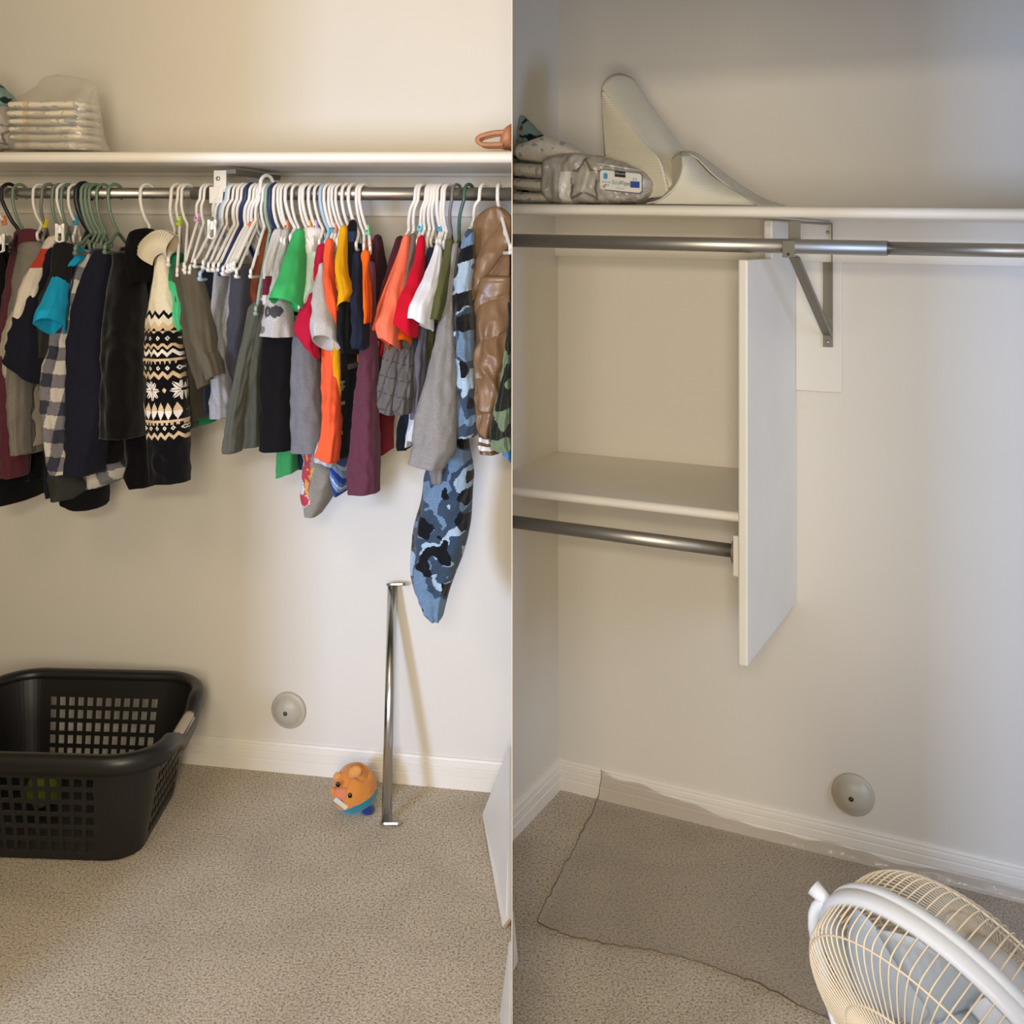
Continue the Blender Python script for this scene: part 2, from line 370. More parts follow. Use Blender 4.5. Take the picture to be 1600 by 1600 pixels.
garment('tee_shirt', 'navy short sleeve shirt with a wide slanted sleeve near the left end', 'shirt', [
    ('sleeve', [(385, 82, 94), (400, 73, 90), (430, 57, 80), (480, 37, 68), (525, 24, 67), (14, 556, 66, 600)], (.33, .43), (.02, .05, .06), '#1a1b26', 'jersey', dict(tilt=3)),
    torso(92, 384, 768, 14, 8, '#1d1e28', 'jersey')])
garment('tee_shirt', 'charcoal shirt tucked behind the bright cyan sleeve', 'shirt', [
    ('sleeve', [(395, 92, 112), (420, 78, 106), (450, 68, 92), (500, 63, 84), (557, 65, 80)], (.31, .40), (.02, .04, .045), '#33332f', 'jersey'),
    ('body', [(392, 98, 116), (500, 92, 120), (700, 92, 130), (750, 92, 148), (772, 98, 135)], (.29, .28), (.02, .10, .09), '#3a3b38', 'jersey')])
garment('trousers', 'black trousers clipped to the white clip hanger at left', 'trousers', [
    ('leg', [(378, 84, 112), (384, 84, 116), (420, 80, 112), (480, 80, 104), (600, 85, 110), (735, 88, 118)], (.37, .33), (.012, .03, .03), '#1b1a1b', 'denim')])
garment('tee_shirt', 'bright cyan short sleeve shirt near the left end', 'shirt', [
    ('sleeve', [(410, 95, 107), (418, 91, 108), (440, 83, 104), (470, 75, 100), (490, 69, 97), (65, 517, 93, 505)], (.345, .445), (.012, .035, .05), '#1ba3cf', 'jersey', dict(tilt=14)),
    ('collar', [(386, 119, 128), (394, 121, 130), (404, 115, 128), (416, 107, 117)], (.34, .37), (.008, .010, .008), '#1b9cc8', 'jersey', dict(open_=False)),
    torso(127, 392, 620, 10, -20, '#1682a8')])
garment('tee_shirt', 'steel blue shirt squeezed between the cyan and the plaid shirts', 'shirt', [torso(128, 396, 640, 12, -10, '#2a3a55', 'jersey', .31)])
PL = ('#c8c2b8', '#78757a', '#3a3b47')
def plaid(cx, ang):
    ca, sa = math.cos(ang), math.sin(ang)
    def f(x, y):
        a = ((x-cx)*ca+(y-390)*sa)/15; b = ((y-390)*ca-(x-cx)*sa)/21
        k = (math.floor(a) % 2)+(math.floor(b) % 2); return H(PL[k])
    return f
garment('flannel_shirt', 'grey and white checked flannel shirt beside the navy sweatshirt', 'shirt', [
    ('sleeve', [(389, 145, 161), (400, 132, 156), (420, 117, 146), (450, 102, 134), (480, 96, 124), (520, 84, 120), (560, 75, 116), (600, 68, 114), (650, 70, 114), (700, 79, 115), (737, 86, 118)], (.32, .42), (.015, .045, .045), plaid(100, .16), 'jersey', dict(seg=110, step=1.6)),
    ('body', [(392, 146, 164), (450, 130, 172), (560, 120, 178), (680, 130, 205), (715, 140, 218), (738, 148, 208), (752, 160, 182)], (.29, .27), (.02, .11, .10), plaid(160, -.2), 'jersey', dict(seg=130, step=2))])
garment('tee_shirt', 'black shirt whose hem hangs below the checked flannel shirt', 'shirt', [
    ('body', [(400, 140, 152), (500, 125, 160), (700, 115, 160), (760, 110, 159), (108, 778, 158, 792)], (.25, .25), (.02, .09, .08), '#141416', 'jersey')])
garment('sweatshirt', 'large dark navy sweatshirt with a long sleeve left of the black coat', 'sweatshirt', [
    ('sleeve', [(390, 152, 176), (402, 144, 176), (430, 132, 172), (470, 119, 168), (520, 113, 170), (580, 111, 174), (620, 112, 175), (660, 111, 170), (698, 110, 160), (704, 112, 158), (738, 111, 153)], (.33, .44), (.03, .06, .055), '#1d1e2b', 'jersey', dict(fold=.005)),
    torso(176, 392, 690, 18, -10, '#242530', 'jersey')])
garment('coat', 'black wool coat hanging left of the snowflake sweater', 'coat', [
    ('sleeve', [(392, 176, 214), (410, 178, 222), (460, 171, 226), (520, 170, 226), (600, 168, 226), (680, 168, 226)], (.34, .42), (.03, .07, .07), '#0b0a0c', 'fleece', dict(fold=.004)),
    ('body', [(384, 190, 216), (430, 186, 230), (560, 180, 234), (712, 172, 222)], (.29, .29), (.03, .11, .11), '#0a090b', 'fleece')])
garment('hoodie', 'black hoodie with its hood up between coat and snowflake sweater', 'hoodie', [
    ('hood', [(356, 222, 236), (362, 207, 241), (378, 203, 244), (400, 204, 246), (440, 212, 246)], (.30, .36), (.03, .06, .06), '#09090a', 'jersey', dict(open_=False)),
    ('body', [(380, 208, 240), (430, 210, 242), (560, 214, 244), (670, 216, 240)], (.29, .30), (.03, .10, .10), '#0e0e10', 'jersey')])
BLK, CRM, TAN, WHT = H('#0b0a0d'), H('#ece2cc'), H('#d8bd97'), H('#efe9df')
def knit(x, y):
    # a fair isle yoke laid out stitch by stitch
    c = 237+(y-480)*.03; w = 56+(y-480)*.022; u = (x-c)/w*60
    r = (y-480)/1.365
    tri = lambda p, q=0: abs(((u+q) % p)/p-.5)*2
    if y < 480: return CRM
    if r < 26:
        zz = r - 6*tri(12)
        if 2 < zz < 7: return BLK
        if zz < 15: return CRM
        if zz < 22: return TAN if zz > 14 else CRM
        return BLK
    if r < 40:
        d = abs((u+6) % 12-6)+abs(r-34)*1.0
        zz = r-5*tri(12, 6)
        if 1.2 < d < 2.8: return WHT
        return BLK if r > 30 or zz > 24 else TAN
    if r < 57:
        zz = r-5*tri(12)
        if 38 < zz < 42: return TAN
        if 45.5 < zz < 50: return WHT
        return BLK
    if r < 59.5: return TAN
    if r < 63: return TAN if tri(6) < .45-(r-59.5)*.1 else BLK
    if r < 71:
        d = abs((u+6) % 12-6)+abs(r-67.5); return WHT if 1.2 < d < 2.8 else BLK
    if r < 82:
        zz = r-5*tri(12); return TAN if 70.5 < zz < 75.5 else BLK
    if r < 104:
        for cx in (12, 50):
            dx, dy = u-cx, r-92.5; R_ = math.hypot(dx, dy*.95); a = math.atan2(dy, dx)
            k = abs(((a/(math.pi/4)) % 1)-.5)*2          # 1 on the spokes, 0 between
            if 1.5 < R_ < 12.5:
                half = 1.2+3.4*math.sin(min(1, R_/12.5)*math.pi)
                if R_*math.sin((1-k)*math.pi/8) < half*.55 and (1-k) > .13: return WHT
        if abs(u-31)+abs(r-92.5) < 3: return TAN
        return BLK
    if r < 126:
        q = abs((u % 10)-5); yy = (r-106)/20; half = 4.3*math.sin(max(0, min(1, yy))*math.pi)**1.3
        return (TAN if yy < .5 else WHT) if q < half else BLK
    if r < 129: return TAN
    if r < 131.5: return TAN if tri(6) < .5 else BLK
    if r < 139:
        d = abs((u+5) % 10-5)+abs(r-135); return WHT if 1.2 < d < 2.7 else BLK
    if r < 150:
        zz = r-5*tri(10); return TAN if 139 < zz < 143.5 else BLK
    return BLK
def fan_collar():
    # ribbed roll collar spread like a fan
    v = []; f = []; c = []
    A = spline([L.ray(215, 391, .36), L.ray(223, 376, .38), L.ray(240, 362, .385), L.ray(258, 359, .38), L.ray(276, 368, .36)], 24)
    B = spline([L.ray(240, 415, .40), L.ray(243, 404, .405), L.ray(249, 398, .41), L.ray(257, 396, .405), L.ray(263, 403, .39)], 24)
    n = len(A); K = 10
    for side in (1, -1):
        b = len(v)
        for i in range(n):
            rib = .0035*math.sin(i*math.pi/1.25)
            for k in range(K+1):
                t = k/K; p = A[i].lerp(B[i], t); q = side*(.006+.022*math.sin(t*math.pi)) + rib*(1-t*.5)
                v.append(p+L.n*q)
        for i in range(n-1):
            for k in range(K):
                q = (b+i*(K+1)+k, b+i*(K+1)+k+1, b+(i+1)*(K+1)+k+1, b+(i+1)*(K+1)+k); f.append(q if side < 0 else q[::-1]); c.append((H('#cdbd9f') if math.sin((i+.5)*math.pi/1.25) < -.4 else CRM) if side > 0 else H('#b9a98c'))  # shade in the creases between ribs is put into the colour
    h = len(v)//2; edge = [i*(K+1) for i in range(n)]
    for a, b in zip(edge, edge[1:]): f.append((a, b, h+b, h+a)); c.append(CRM)
    return v, f, c
t = garment('knitted_sweater', 'black and cream snowflake patterned sweater with a ribbed roll collar', 'sweater', [
    ('sleeve', [(392, 245, 262), (412, 243, 263), (440, 240, 268), (480, 234, 275), (510, 230, 280), (560, 229, 287), (620, 230, 291), (680, 232, 294), (700, 236, 294), (751, 238, 295)], (.37, .45), (.02, .05, .05), knit, 'knit', dict(seg=240, step=.9, fold=.0022, hard=2.0)),
    ('body', [(405, 246, 264), (480, 236, 272), (600, 222, 285), (655, 222, 280), (680, 217, 262), (712, 216, 262), (735, 214, 262), (750, 226, 262)], (.29, .31), (.02, .11, .11), '#0b0a0d', 'knit')])
v_, f_, c_ = fan_collar(); mesh('collar', v_, f_, M['knit'], t, True, c_)
garment('tee_shirt', 'mint green short sleeve shirt right of the snowflake sweater', 'shirt', [
    ('sleeve', [(398, 268, 281), (408, 264, 282), (440, 270, 284), (480, 276, 289), (284, 518, 293, 513)], (.345, .40), (.012, .03, .035), lambda x, y: H('#4cc487') if y > 440 else H('#1f8458'), 'jersey'),
    ('body', [(394, 270, 284), (450, 282, 296), (560, 296, 312), (640, 304, 328), (661, 305, 329)], (.27, .25), (.02, .09, .09), '#229560', 'jersey')])
garment('jacket', 'olive cotton jacket with ribbed hem right of the snowflake sweater', 'jacket', [
    ('sleeve', [(408, 284, 304), (420, 281, 312), (450, 288, 320), (490, 297, 329), (530, 304, 335), (551, 311, 337), (313, 556, 337, 548), (330, 593, 348, 583)], (.385, .445), (.02, .04, .035), '#5d5646', 'denim', dict(fold=.005)),
    ('body', [(412, 276, 302), (460, 284, 318), (540, 290, 330), (600, 296, 331), (628, 303, 330), (631, 304, 329), (650, 305, 329)], (.29, .29), (.02, .10, .10), '#4a4437', 'denim'),
    ('cuff', [(590, 289, 305), (620, 289, 304), (648, 292, 304), (668, 296, 304)], (.34, .345), (.03, .03, .03), '#554f40', 'denim')])
garment('jacket', 'second olive jacket with slanted sleeve tucked behind the first olive jacket', 'jacket', [
    ('sleeve', [(412, 274, 290), (440, 272, 294), (500, 286, 312), (560, 298, 326), (572, 302, 329), (303, 578, 329, 571), (315, 608, 331, 598)], (.37, .415), (.02, .035, .03), '#544d3e', 'denim', dict(fold=.005))])
garment('jeans', 'dark navy jeans hanging behind the light blue hanger', 'jeans', [
    ('leg', [(411, 302, 336), (440, 310, 346), (500, 322, 350), (570, 332, 348), (640, 336, 348)], (.31, .31), (.09, .085, .07), '#1f2a3c', 'denim', dict(fold=.005))])
garment('sweatpants', 'light grey marl sweatpants with ribbed ankle below the white hangers', 'trousers', [
    ('leg', [(413, 348, 362), (440, 343, 360), (480, 339, 352), (512, 334, 350), (530, 336, 354), (590, 336, 358), (626, 332, 362), (631, 333, 361), (652, 333, 361)], (.34, .395), (.06, .045, .035), '#98989b', 'heather', dict(fold=.004)),
    ('leg', [(422, 358, 370), (450, 356, 370), (500, 352, 368), (560, 352, 364), (628, 348, 364), (646, 350, 363)], (.34, .36), (.012, .035, .03), '#8f8f92', 'heather', dict(fold=.004))])
garment('jeans', 'charcoal grey jeans right of the light grey sweatpants', 'jeans', [
    ('leg', [(412, 374, 406), (440, 372, 406), (480, 370, 402), (540, 366, 394), (583, 364, 390)], (.31, .33), (.085, .08, .06), '#3f3f46', 'denim', dict(fold=.006))])
garment('cargo_trousers', 'dark olive trousers folded over the pale green hanger', 'trousers', [
    ('leg', [(470, 399, 412), (482, 388, 409), (510, 384, 404), (550, 377, 397), (600, 368, 388), (650, 359, 380), (686, 352, 377), (706, 352, 374)], (.38, .42), (.012, .03, .03), '#56574c', 'denim', dict(fold=.004)),
    ('leg', [(470, 404, 420), (490, 400, 419), (540, 392, 414), (600, 386, 411), (650, 382, 411), (696, 374, 411)], (.37, .37), (.012, .04, .04), '#4d4e44', 'denim', dict(fold=.005))])
garment('shirt', 'rust brown shirt peeking out above the green hanger', 'shirt', [
    ('body', [(355, 416, 428), (364, 412, 430), (385, 408, 430), (408, 404, 426), (480, 398, 422), (560, 396, 420)], (.27, .27), (.02, .09, .09), '#7c3f25', 'denim')])
garment('baseball_shirt', 'pale grey ringer shirt with maroon stripes left of the green shirt', 'shirt', [
    ('sleeve', [(356, 431, 441), (372, 424, 440), (400, 418, 433), (425, 415, 430), (450, 414, 429), (475, 417, 426)], (.31, .39), (.012, .03, .035), lambda x, y: H('#6a2233') if 437 < y+(x-415)*.5 < 464 else H('#cdc8c4'), 'heather', dict(fold=.005)),
    ('body', [(357, 438, 445), (400, 430, 442), (480, 420, 440), (560, 418, 438)], (.28, .27), (.015, .09, .09), lambda x, y: H('#6a2233') if x > 440 else H('#c4bfbb'), 'heather')])
def eyes(x, y):
    a = math.hypot((x-428)/8, (y-485)/9); b = math.hypot((x-441)/9, (y-485)/9)
    if math.hypot((x-430.5)/2, (y-485)/2.6) < 1 and math.hypot((x-431.5)/2, (y-485)/2.2) > .8: return H('#dcdad8')
    if a < 1 or b < 1: return H('#4a494c')
    if math.hypot((x-419)/6, (y-513)/6) < 1: return H('#7d7371')
    return H('#b9b7b4')
garment('tee_shirt', 'grey marl shirt with dark round printed spots behind the green sleeve', 'shirt', [
    ('sleeve', [(357, 441, 452), (380, 434, 450), (420, 426, 446), (462, 420, 450), (490, 416, 455), (515, 413, 458), (411, 523, 459, 526)], (.30, .405), (.012, .035, .05), eyes, 'heather', dict(seg=72, step=2, fold=.002))])
garment('long_sleeve_shirt', 'plain black long sleeve below the grey spotted shirt', 'shirt', [
    ('sleeve', [(500, 418, 452), (515, 412, 457), (540, 410, 457), (580, 409, 457), (620, 409, 456), (660, 409, 458), (701, 409, 461)], (.37, .41), (.02, .04, .05), '#121113', 'jersey', dict(fold=.003)),
    torso(447, 360, 640, 10, -10, '#121113')])
garment('tee_shirt', 'kelly green short sleeve shirt with a wide open sleeve', 'shirt', [
    ('sleeve', [(357, 462, 475), (366, 458, 475), (390, 451, 475), (420, 443, 474), (450, 433, 473), (426, 474, 471, 480)], (.32, .44), (.012, .045, .06), '#3fae62', 'jersey', dict(tilt=13, fold=.002)),
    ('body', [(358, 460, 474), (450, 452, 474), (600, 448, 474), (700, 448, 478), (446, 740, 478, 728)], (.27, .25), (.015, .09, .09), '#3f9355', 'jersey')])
garment('tee_shirt', 'dark navy shirt whose hem shows right of the green hem', 'shirt', [
    ('body', [(372, 470, 478), (500, 470, 482), (700, 472, 483), (729, 475, 482)], (.28, .26), (.015, .06, .04), '#1c2233', 'jersey')])
def dots(x, y):
    for cx, cy, r in ((483, 382, 2.0),):
        if math.hypot(x-cx, y-cy) < r: return H('#1d1d20')
    return H('#e4e0da')
garment('tee_shirt', 'white shirt with black printed dots on its shoulder beside the green shirt', 'shirt', [
    ('sleeve', [(354, 476, 502), (360, 474, 503), (372, 475, 502), (388, 476, 498), (410, 474, 494), (440, 472, 490)], (.29, .30), (.02, .035, .03), dots, 'jersey', dict(step=2, seg=60, fold=.002)),
    torso(492, 362, 560, 9, -6, '#d9d5cf')])
def mintdots(x, y):
    return H('#1d1f22') if math.hypot(x-478, y-453) < 3 and math.hypot(x-476.5, y-453) > 2.2 else (H('#c9dcd4') if y < 470 else H('#dcdedc'))
garment('tee_shirt', 'pale mint short sleeve shirt left of the crimson sleeve', 'shirt', [
    ('sleeve', [(392, 484, 500), (400, 478, 500), (420, 473, 498), (450, 472, 493), (470, 471, 484), (482, 470, 479)], (.32, .40), (.012, .03, .03), mintdots, 'jersey', dict(step=2, seg=60, fold=.002)),
    torso(503, 372, 580, 9, -8, '#c4d4cc')])
garment('tee_shirt', 'crimson short sleeve shirt with a pointed drooping sleeve', 'shirt', [
    ('sleeve', [(380, 498, 509), (390, 495, 509), (430, 489, 504), (460, 478, 500), (490, 469, 498), (463, 514, 496, 540), (489, 548, 498, 560)], (.33, .42), (.012, .035, .03), '#b31a38', 'jersey', dict(fold=.0015)),
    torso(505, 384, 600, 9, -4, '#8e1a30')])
garment('tee_shirt', 'light grey marl short sleeve shirt with a gaping sleeve', 'shirt', [
    ('sleeve', [(410, 500, 507), (425, 496, 509), (450, 492, 514), (480, 491, 519), (500, 490, 522), (520, 489, 526), (492, 537, 527, 536)], (.35, .455), (.012, .04, .05), '#c3c0bf', 'heather', dict(tilt=15, fold=.0015)),
    torso(506, 400, 580, 8, -2, '#aeabaa', 'heather')])
garment('sweatshirt', 'heather grey sweatshirt sleeve right of the plain black sleeve', 'sweatshirt', [
    ('sleeve', [(490, 462, 484), (510, 457, 494), (560, 456, 499), (620, 457, 502), (660, 457, 506), (704, 459, 508)], (.34, .39), (.03, .045, .05), '#76767a', 'heather', dict(fold=.003)),
    torso(489, 420, 640, 12, -14, '#6c6c70', 'heather')])
garment('long_sleeve_shirt', 'orange long sleeve shirt with a pale grey cuff lining', 'shirt', [
    ('body', [(372, 511, 520), (382, 508, 521), (410, 507, 520), (440, 509, 522), (470, 513, 528), (500, 518, 531), (516, 523, 533)], (.33, .42), (.012, .03, .03), '#f2623a', 'jersey', dict(fold=.0015)),
    ('sleeve', [(535, 502, 534), (560, 504, 533), (600, 505, 532), (660, 507, 531), (690, 503, 530), (496, 708, 527, 722)], (.38, .43), (.02, .035, .04), '#f0603a', 'jersey', dict(fold=.004)),
    ('lining', [(498, 690, 527, 700), (496, 705, 525, 714), (494, 713, 523, 729)], (.425, .426), (.034, .034, .036), '#b9babd', 'heather', dict(round_top=False))])
garment('tee_shirt', 'yellow short sleeve shirt with a small open sleeve', 'shirt', [
    ('sleeve', [(351, 534, 542), (362, 531, 543), (390, 528, 542), (420, 528, 542), (445, 531, 547), (532, 470, 550, 458), (530, 486, 545, 472)], (.33, .42), (.012, .03, .035), '#e3a612', 'jersey', dict(fold=.0015, tilt=5)),
    ('body', [(352, 534, 542), (450, 530, 544), (560, 528, 546), (640, 530, 548), (673, 531, 548)], (.32, .345), (.015, .07, .07), '#d99f14', 'jersey')])
def glyph(x, y):
    n = noise.noise(V(x*.16, y*.11, 3.1)); return H('#6f6a66') if (n > .32 and 560 < y < 660) else (H('#2b3a55') if 362 < y < 378 else H('#17181d'))
garment('tee_shirt', 'black printed shirt right of the yellow shirt', 'shirt', [
    ('sleeve', [(343, 548, 556), (356, 543, 557), (385, 540, 554), (430, 536, 552), (470, 533, 551), (520, 531, 552), (553, 541, 553)], (.31, .42), (.012, .035, .05), glyph, 'jersey', dict(fold=.006, tilt=4)),
    ('body', [(350, 546, 556), (500, 538, 560), (620, 541, 562), (680, 540, 562), (707, 537, 560)], (.30, .31), (.015, .09, .09), glyph, 'jersey')])
garment('tee_shirt', 'midnight navy short sleeve shirt left of the thin orange sleeve', 'shirt', [
    ('sleeve', [(393, 553, 562), (405, 550, 565), (440, 551, 567), (480, 552, 569), (515, 553, 573), (540, 553, 574), (548, 556, 566)], (.34, .435), (.012, .035, .045), '#22283a', 'jersey', dict(fold=.003, tilt=6)),
    torso(562, 380, 690, 12, -6, '#1b2030')])
garment('tee_shirt', 'bright orange thin sleeve left of the heather maroon sleeve', 'shirt', [
    ('sleeve', [(390, 566, 577), (400, 564, 578), (415, 568, 577), (440, 570, 576), (480, 571, 578), (505, 573, 576)], (.35, .43), (.01, .022, .022), '#ee6a1c', 'jersey', dict(fold=.001)),
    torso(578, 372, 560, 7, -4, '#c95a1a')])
garment('long_sleeve_shirt', 'heather maroon long sleeve shirt hanging lowest in the middle', 'shirt', [
    ('sleeve', [(408, 577, 584), (420, 574, 586), (440, 573, 587), (470, 575, 587), (500, 570, 588), (560, 563, 590), (620, 556, 590), (680, 551, 592), (730, 545, 592), (768, 545, 592)], (.36, .44), (.012, .035, .045), '#603544', 'heather', dict(fold=.002)),
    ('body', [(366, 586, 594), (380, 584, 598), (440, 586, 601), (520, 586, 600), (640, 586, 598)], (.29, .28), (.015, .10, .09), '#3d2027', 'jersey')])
garment('tee_shirt', 'dark maroon shirt in the gap left of the coral shirt', 'shirt', [
    ('body', [(368, 621, 631), (382, 616, 630), (420, 608, 624), (460, 603, 618), (560, 598, 612), (640, 594, 606)], (.29, .29), (.015, .10, .09), '#4b2229', 'jersey')])
garment('tee_shirt', 'coral short sleeve shirt left of the red shirt', 'shirt', [
    ('sleeve', [(366, 632, 640), (376, 628, 640), (400, 622, 639), (430, 614, 636), (460, 606, 632), (490, 597, 626), (512, 591, 622), (596, 532, 622, 545)], (.34, .455), (.012, .035, .05), '#f0785a', 'jersey', dict(fold=.0015, tilt=10)),
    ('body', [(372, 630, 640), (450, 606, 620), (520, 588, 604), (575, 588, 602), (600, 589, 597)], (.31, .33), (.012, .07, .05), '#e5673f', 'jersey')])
garment('tee_shirt', 'taupe shirt squeezed between coral and red shirts', 'shirt', [
    ('sleeve', [(364, 641, 650), (380, 639, 650), (420, 634, 646), (460, 628, 640), (500, 624, 638)], (.32, .40), (.012, .03, .035), '#7d6f69', 'heather', dict(fold=.001))])
garment('tee_shirt', 'red short sleeve shirt between coral and white shirts', 'shirt', [
    ('sleeve', [(367, 655, 663), (378, 652, 664), (405, 649, 663), (430, 641, 660), (460, 629, 656), (485, 619, 653), (617, 500, 652, 528)], (.35, .445), (.012, .035, .045), '#c4122b', 'jersey', dict(fold=.0015)),
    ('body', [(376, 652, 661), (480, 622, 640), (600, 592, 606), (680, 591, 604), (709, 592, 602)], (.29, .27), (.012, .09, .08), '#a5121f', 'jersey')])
garment('tee_shirt', 'orange short sleeve showing below the red sleeve', 'shirt', [
    ('sleeve', [(470, 626, 642), (500, 618, 642), (525, 610, 643), (608, 550, 640, 536)], (.37, .41), (.02, .035, .045), '#f06a14', 'jersey', dict(fold=.0015, tilt=12)),
    torso(652, 380, 560, 8, -24, '#d86014')])
garment('tee_shirt', 'slate blue shirt between the red and white shirts', 'shirt', [
    ('body', [(379, 670, 680), (395, 667, 680), (425, 662, 678), (460, 654, 668), (560, 648, 664)], (.30, .32), (.012, .07, .07), '#2c3947', 'jersey')])
garment('tee_shirt', 'white short sleeve shirt with a fluttering sleeve', 'shirt', [
    ('sleeve', [(380, 680, 688), (392, 678, 691), (410, 673, 691), (435, 663, 689), (460, 651, 684), (480, 643, 678), (641, 500, 675, 515)], (.36, .46), (.012, .035, .05), '#e2e4ea', 'jersey', dict(fold=.004, tilt=9)),
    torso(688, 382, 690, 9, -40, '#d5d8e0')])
garment('tee_shirt', 'olive green short sleeve shirt right of the white shirt', 'shirt', [
    ('sleeve', [(372, 699, 709), (382, 696, 710), (405, 693, 708), (435, 689, 702), (465, 681, 696), (490, 674, 691), (502, 675, 688)], (.35, .44), (.012, .03, .035), '#575a37', 'jersey', dict(fold=.002, tilt=5)),
    torso(703, 374, 600, 9, -30, '#4b4d30')])
def pocket(x, y):
    c = H('#65615f')
    if abs((x*.94+y*.34) % 17-8) < 1.1 or abs((y-x*.3) % 26-13) < .9: c = H('#4b4847')
    return c
garment('cargo_trousers', 'grey cargo trousers with stitched pockets left of the grey jeans', 'trousers', [
    ('leg', [(470, 612, 640), (520, 606, 630), (560, 600, 628), (600, 592, 625), (628, 592, 622), (596, 640, 618, 648)], (.37, .40), (.02, .035, .035), pocket, 'denim', dict(fold=.004, seg=64, step=2.5))])
garment('jeans', 'grey jeans with stitched seams right of the cargo trousers', 'jeans', [
    ('leg', [(500, 628, 648), (560, 624, 647), (600, 620, 645), (625, 617, 643), (646, 619, 641)], (.37, .41), (.015, .03, .03), pocket, 'denim', dict(fold=.005, seg=64, step=2.5))])
garment('leggings', 'smooth slate grey leggings left of the light grey hoodie', 'leggings', [
    ('leg', [(490, 652, 670), (530, 648, 668), (580, 645, 667), (620, 646, 664), (652, 646, 662)], (.35, .36), (.012, .04, .04), '#65626c', 'jersey')])
garment('trousers', 'navy trousers with a narrow strip showing beside the slate leggings', 'trousers', [
    ('leg', [(500, 664, 680), (560, 662, 680), (620, 640, 672), (660, 624, 652), (690, 622, 642), (700, 627, 640)], (.31, .29), (.012, .05, .04), '#1f2738', 'denim')])
garment('tee_shirt', 'white shirt corner peeking out left of the grey hoodie sleeve', 'shirt', [
    ('body', [(560, 664, 684), (620, 650, 680), (636, 682, 660, 692)], (.33, .34), (.012, .04, .03), '#d9dce2', 'jersey')])
garment('hoodie', 'light grey marl hoodie sleeve hanging left of the blue camouflage sleepsuit', 'hoodie', [
    ('sleeve', [(378, 709, 716), (392, 706, 716), (420, 702, 712), (450, 697, 711), (490, 690, 712), (540, 680, 714), (600, 664, 715), (650, 650, 714), (685, 646, 713), (648, 690, 712, 700), (641, 718, 694, 732)], (.37, .475), (.012, .045, .055), '#8d8a88', 'heather', dict(fold=.004)),
    ('body', [(385, 708, 716), (500, 690, 704), (640, 680, 700), (700, 676, 698), (752, 677, 697)], (.34, .37), (.012, .05, .035), '#85817f', 'heather')])
CAM = [H('#14161c'), H('#394b60'), H('#6c87a4'), H('#a5bdd2')]
def camo(x, y):
    a = noise.noise(V(x*.038, y*.032, 1.7))+.3*noise.noise(V(x*.09, y*.07, 5.2))
    b = noise.noise(V(x*.034+9, y*.028, 7.7))+.3*noise.noise(V(x*.08, y*.07, 2.2))
    if a > .12: return CAM[0]
    if b > .18: return CAM[3]
    if b > -.16: return CAM[1]
    return CAM[2]
garment('sleepsuit', 'blue camouflage fleece sleepsuit with long footed leg hanging lowest at right', 'sleepsuit', [
    ('sleeve', [(357, 730, 739), (366, 726, 741), (385, 720, 741), (415, 713, 740), (450, 709, 736), (490, 711, 738), (560, 715, 742), (620, 715, 746), (648, 716, 749), (656, 716, 750), (680, 713, 744)], (.36, .43), (.015, .05, .05), camo, 'fleece', dict(seg=150, step=1.2, fold=.003)),
    ('leg', [(600, 706, 732), (670, 698, 730), (700, 688, 733), (735, 666, 739), (780, 659, 737), (820, 648, 734), (860, 643, 725), (890, 642, 714), (920, 648, 702), (936, 655, 698), (950, 662, 694), (966, 674, 690)], (.33, .36), (.03, .055, .035), camo, 'fleece', dict(seg=150, step=1.2, fold=.005, open_=False))])
BR = H('#7d6146')
def quilt(x, y):
    # the puff between stitched rows
    s = ((y+(x-760)*.25-470) % 58)/58
    return .012*math.sin(s*math.pi)**.6 - .006 if y > 440 else .004
def seam(x, y):
    d = (y-480)+(x-736)*1.45; e = (y-445)-(x-752)*-.1
    return .012*math.sin(min(1, abs(d)/60)*math.pi)**.5*(1 if abs(d) < 60 else 0)-.007*math.exp(-(d/3)**2)
def cuffc(x, y):
    if y > 680 and (679 < y < 687 or 693 < y < 700): return H('#ddd8d2')
    return H('#6a533c') if y > 676 else BR
XM = 798.6
garment('puffer_jacket', 'shiny brown puffer jacket at the right end of the left rod', 'jacket', [
    ('body', [(322, 768, 783), (330, 755, 792), (342, 742, 804), (358, 738, 812), (400, 736, 812), (440, 734, 812), (480, 737, 812), (560, 752, 812), (640, 756, 800)], (.30, .33), (.02, .065, .09), BR, 'puffer', dict(fold=.008, xmax=XM, crumple=.007, seg=120, step=2, puff=seam)),
    ('sleeve', [(430, 752, 804), (455, 746, 804), (500, 745, 804), (545, 744, 800), (600, 745, 790), (640, 747, 782), (676, 751, 772), (680, 752, 775), (706, 751, 783)], (.36, .44), (.03, .05, .04), cuffc, 'puffer', dict(fold=.004, puff=quilt, xmax=XM, step=1.5, seg=90, crumple=.007))])
def sherpa(x, y):
    n = noise.noise(V(x*.045, y*.035, 11.3)); return H('#22261f') if n > .05 else H('#748668')
garment('sherpa_jacket', 'green and black camouflage sherpa jacket cut off at the right edge', 'jacket', [
    ('sleeve', [(470, 795, 806), (500, 795, 810), (545, 790, 810), (600, 783, 810), (640, 773, 810), (675, 767, 810), (692, 768, 810), (702, 780, 810)], (.42, .47), (.02, .045, .04), sherpa, 'fleece', dict(fold=.007, nf=9, xmax=XM+.3, seg=130, step=1.4))])
garment('tee_shirt', 'light blue shirt corner below the green sherpa jacket', 'shirt', [
    ('body', [(640, 790, 806), (690, 784, 806), (784, 702, 806, 722)], (.36, .37), (.02, .05, .03), '#5c8fc4', 'jersey', dict(xmax=XM+.2))])
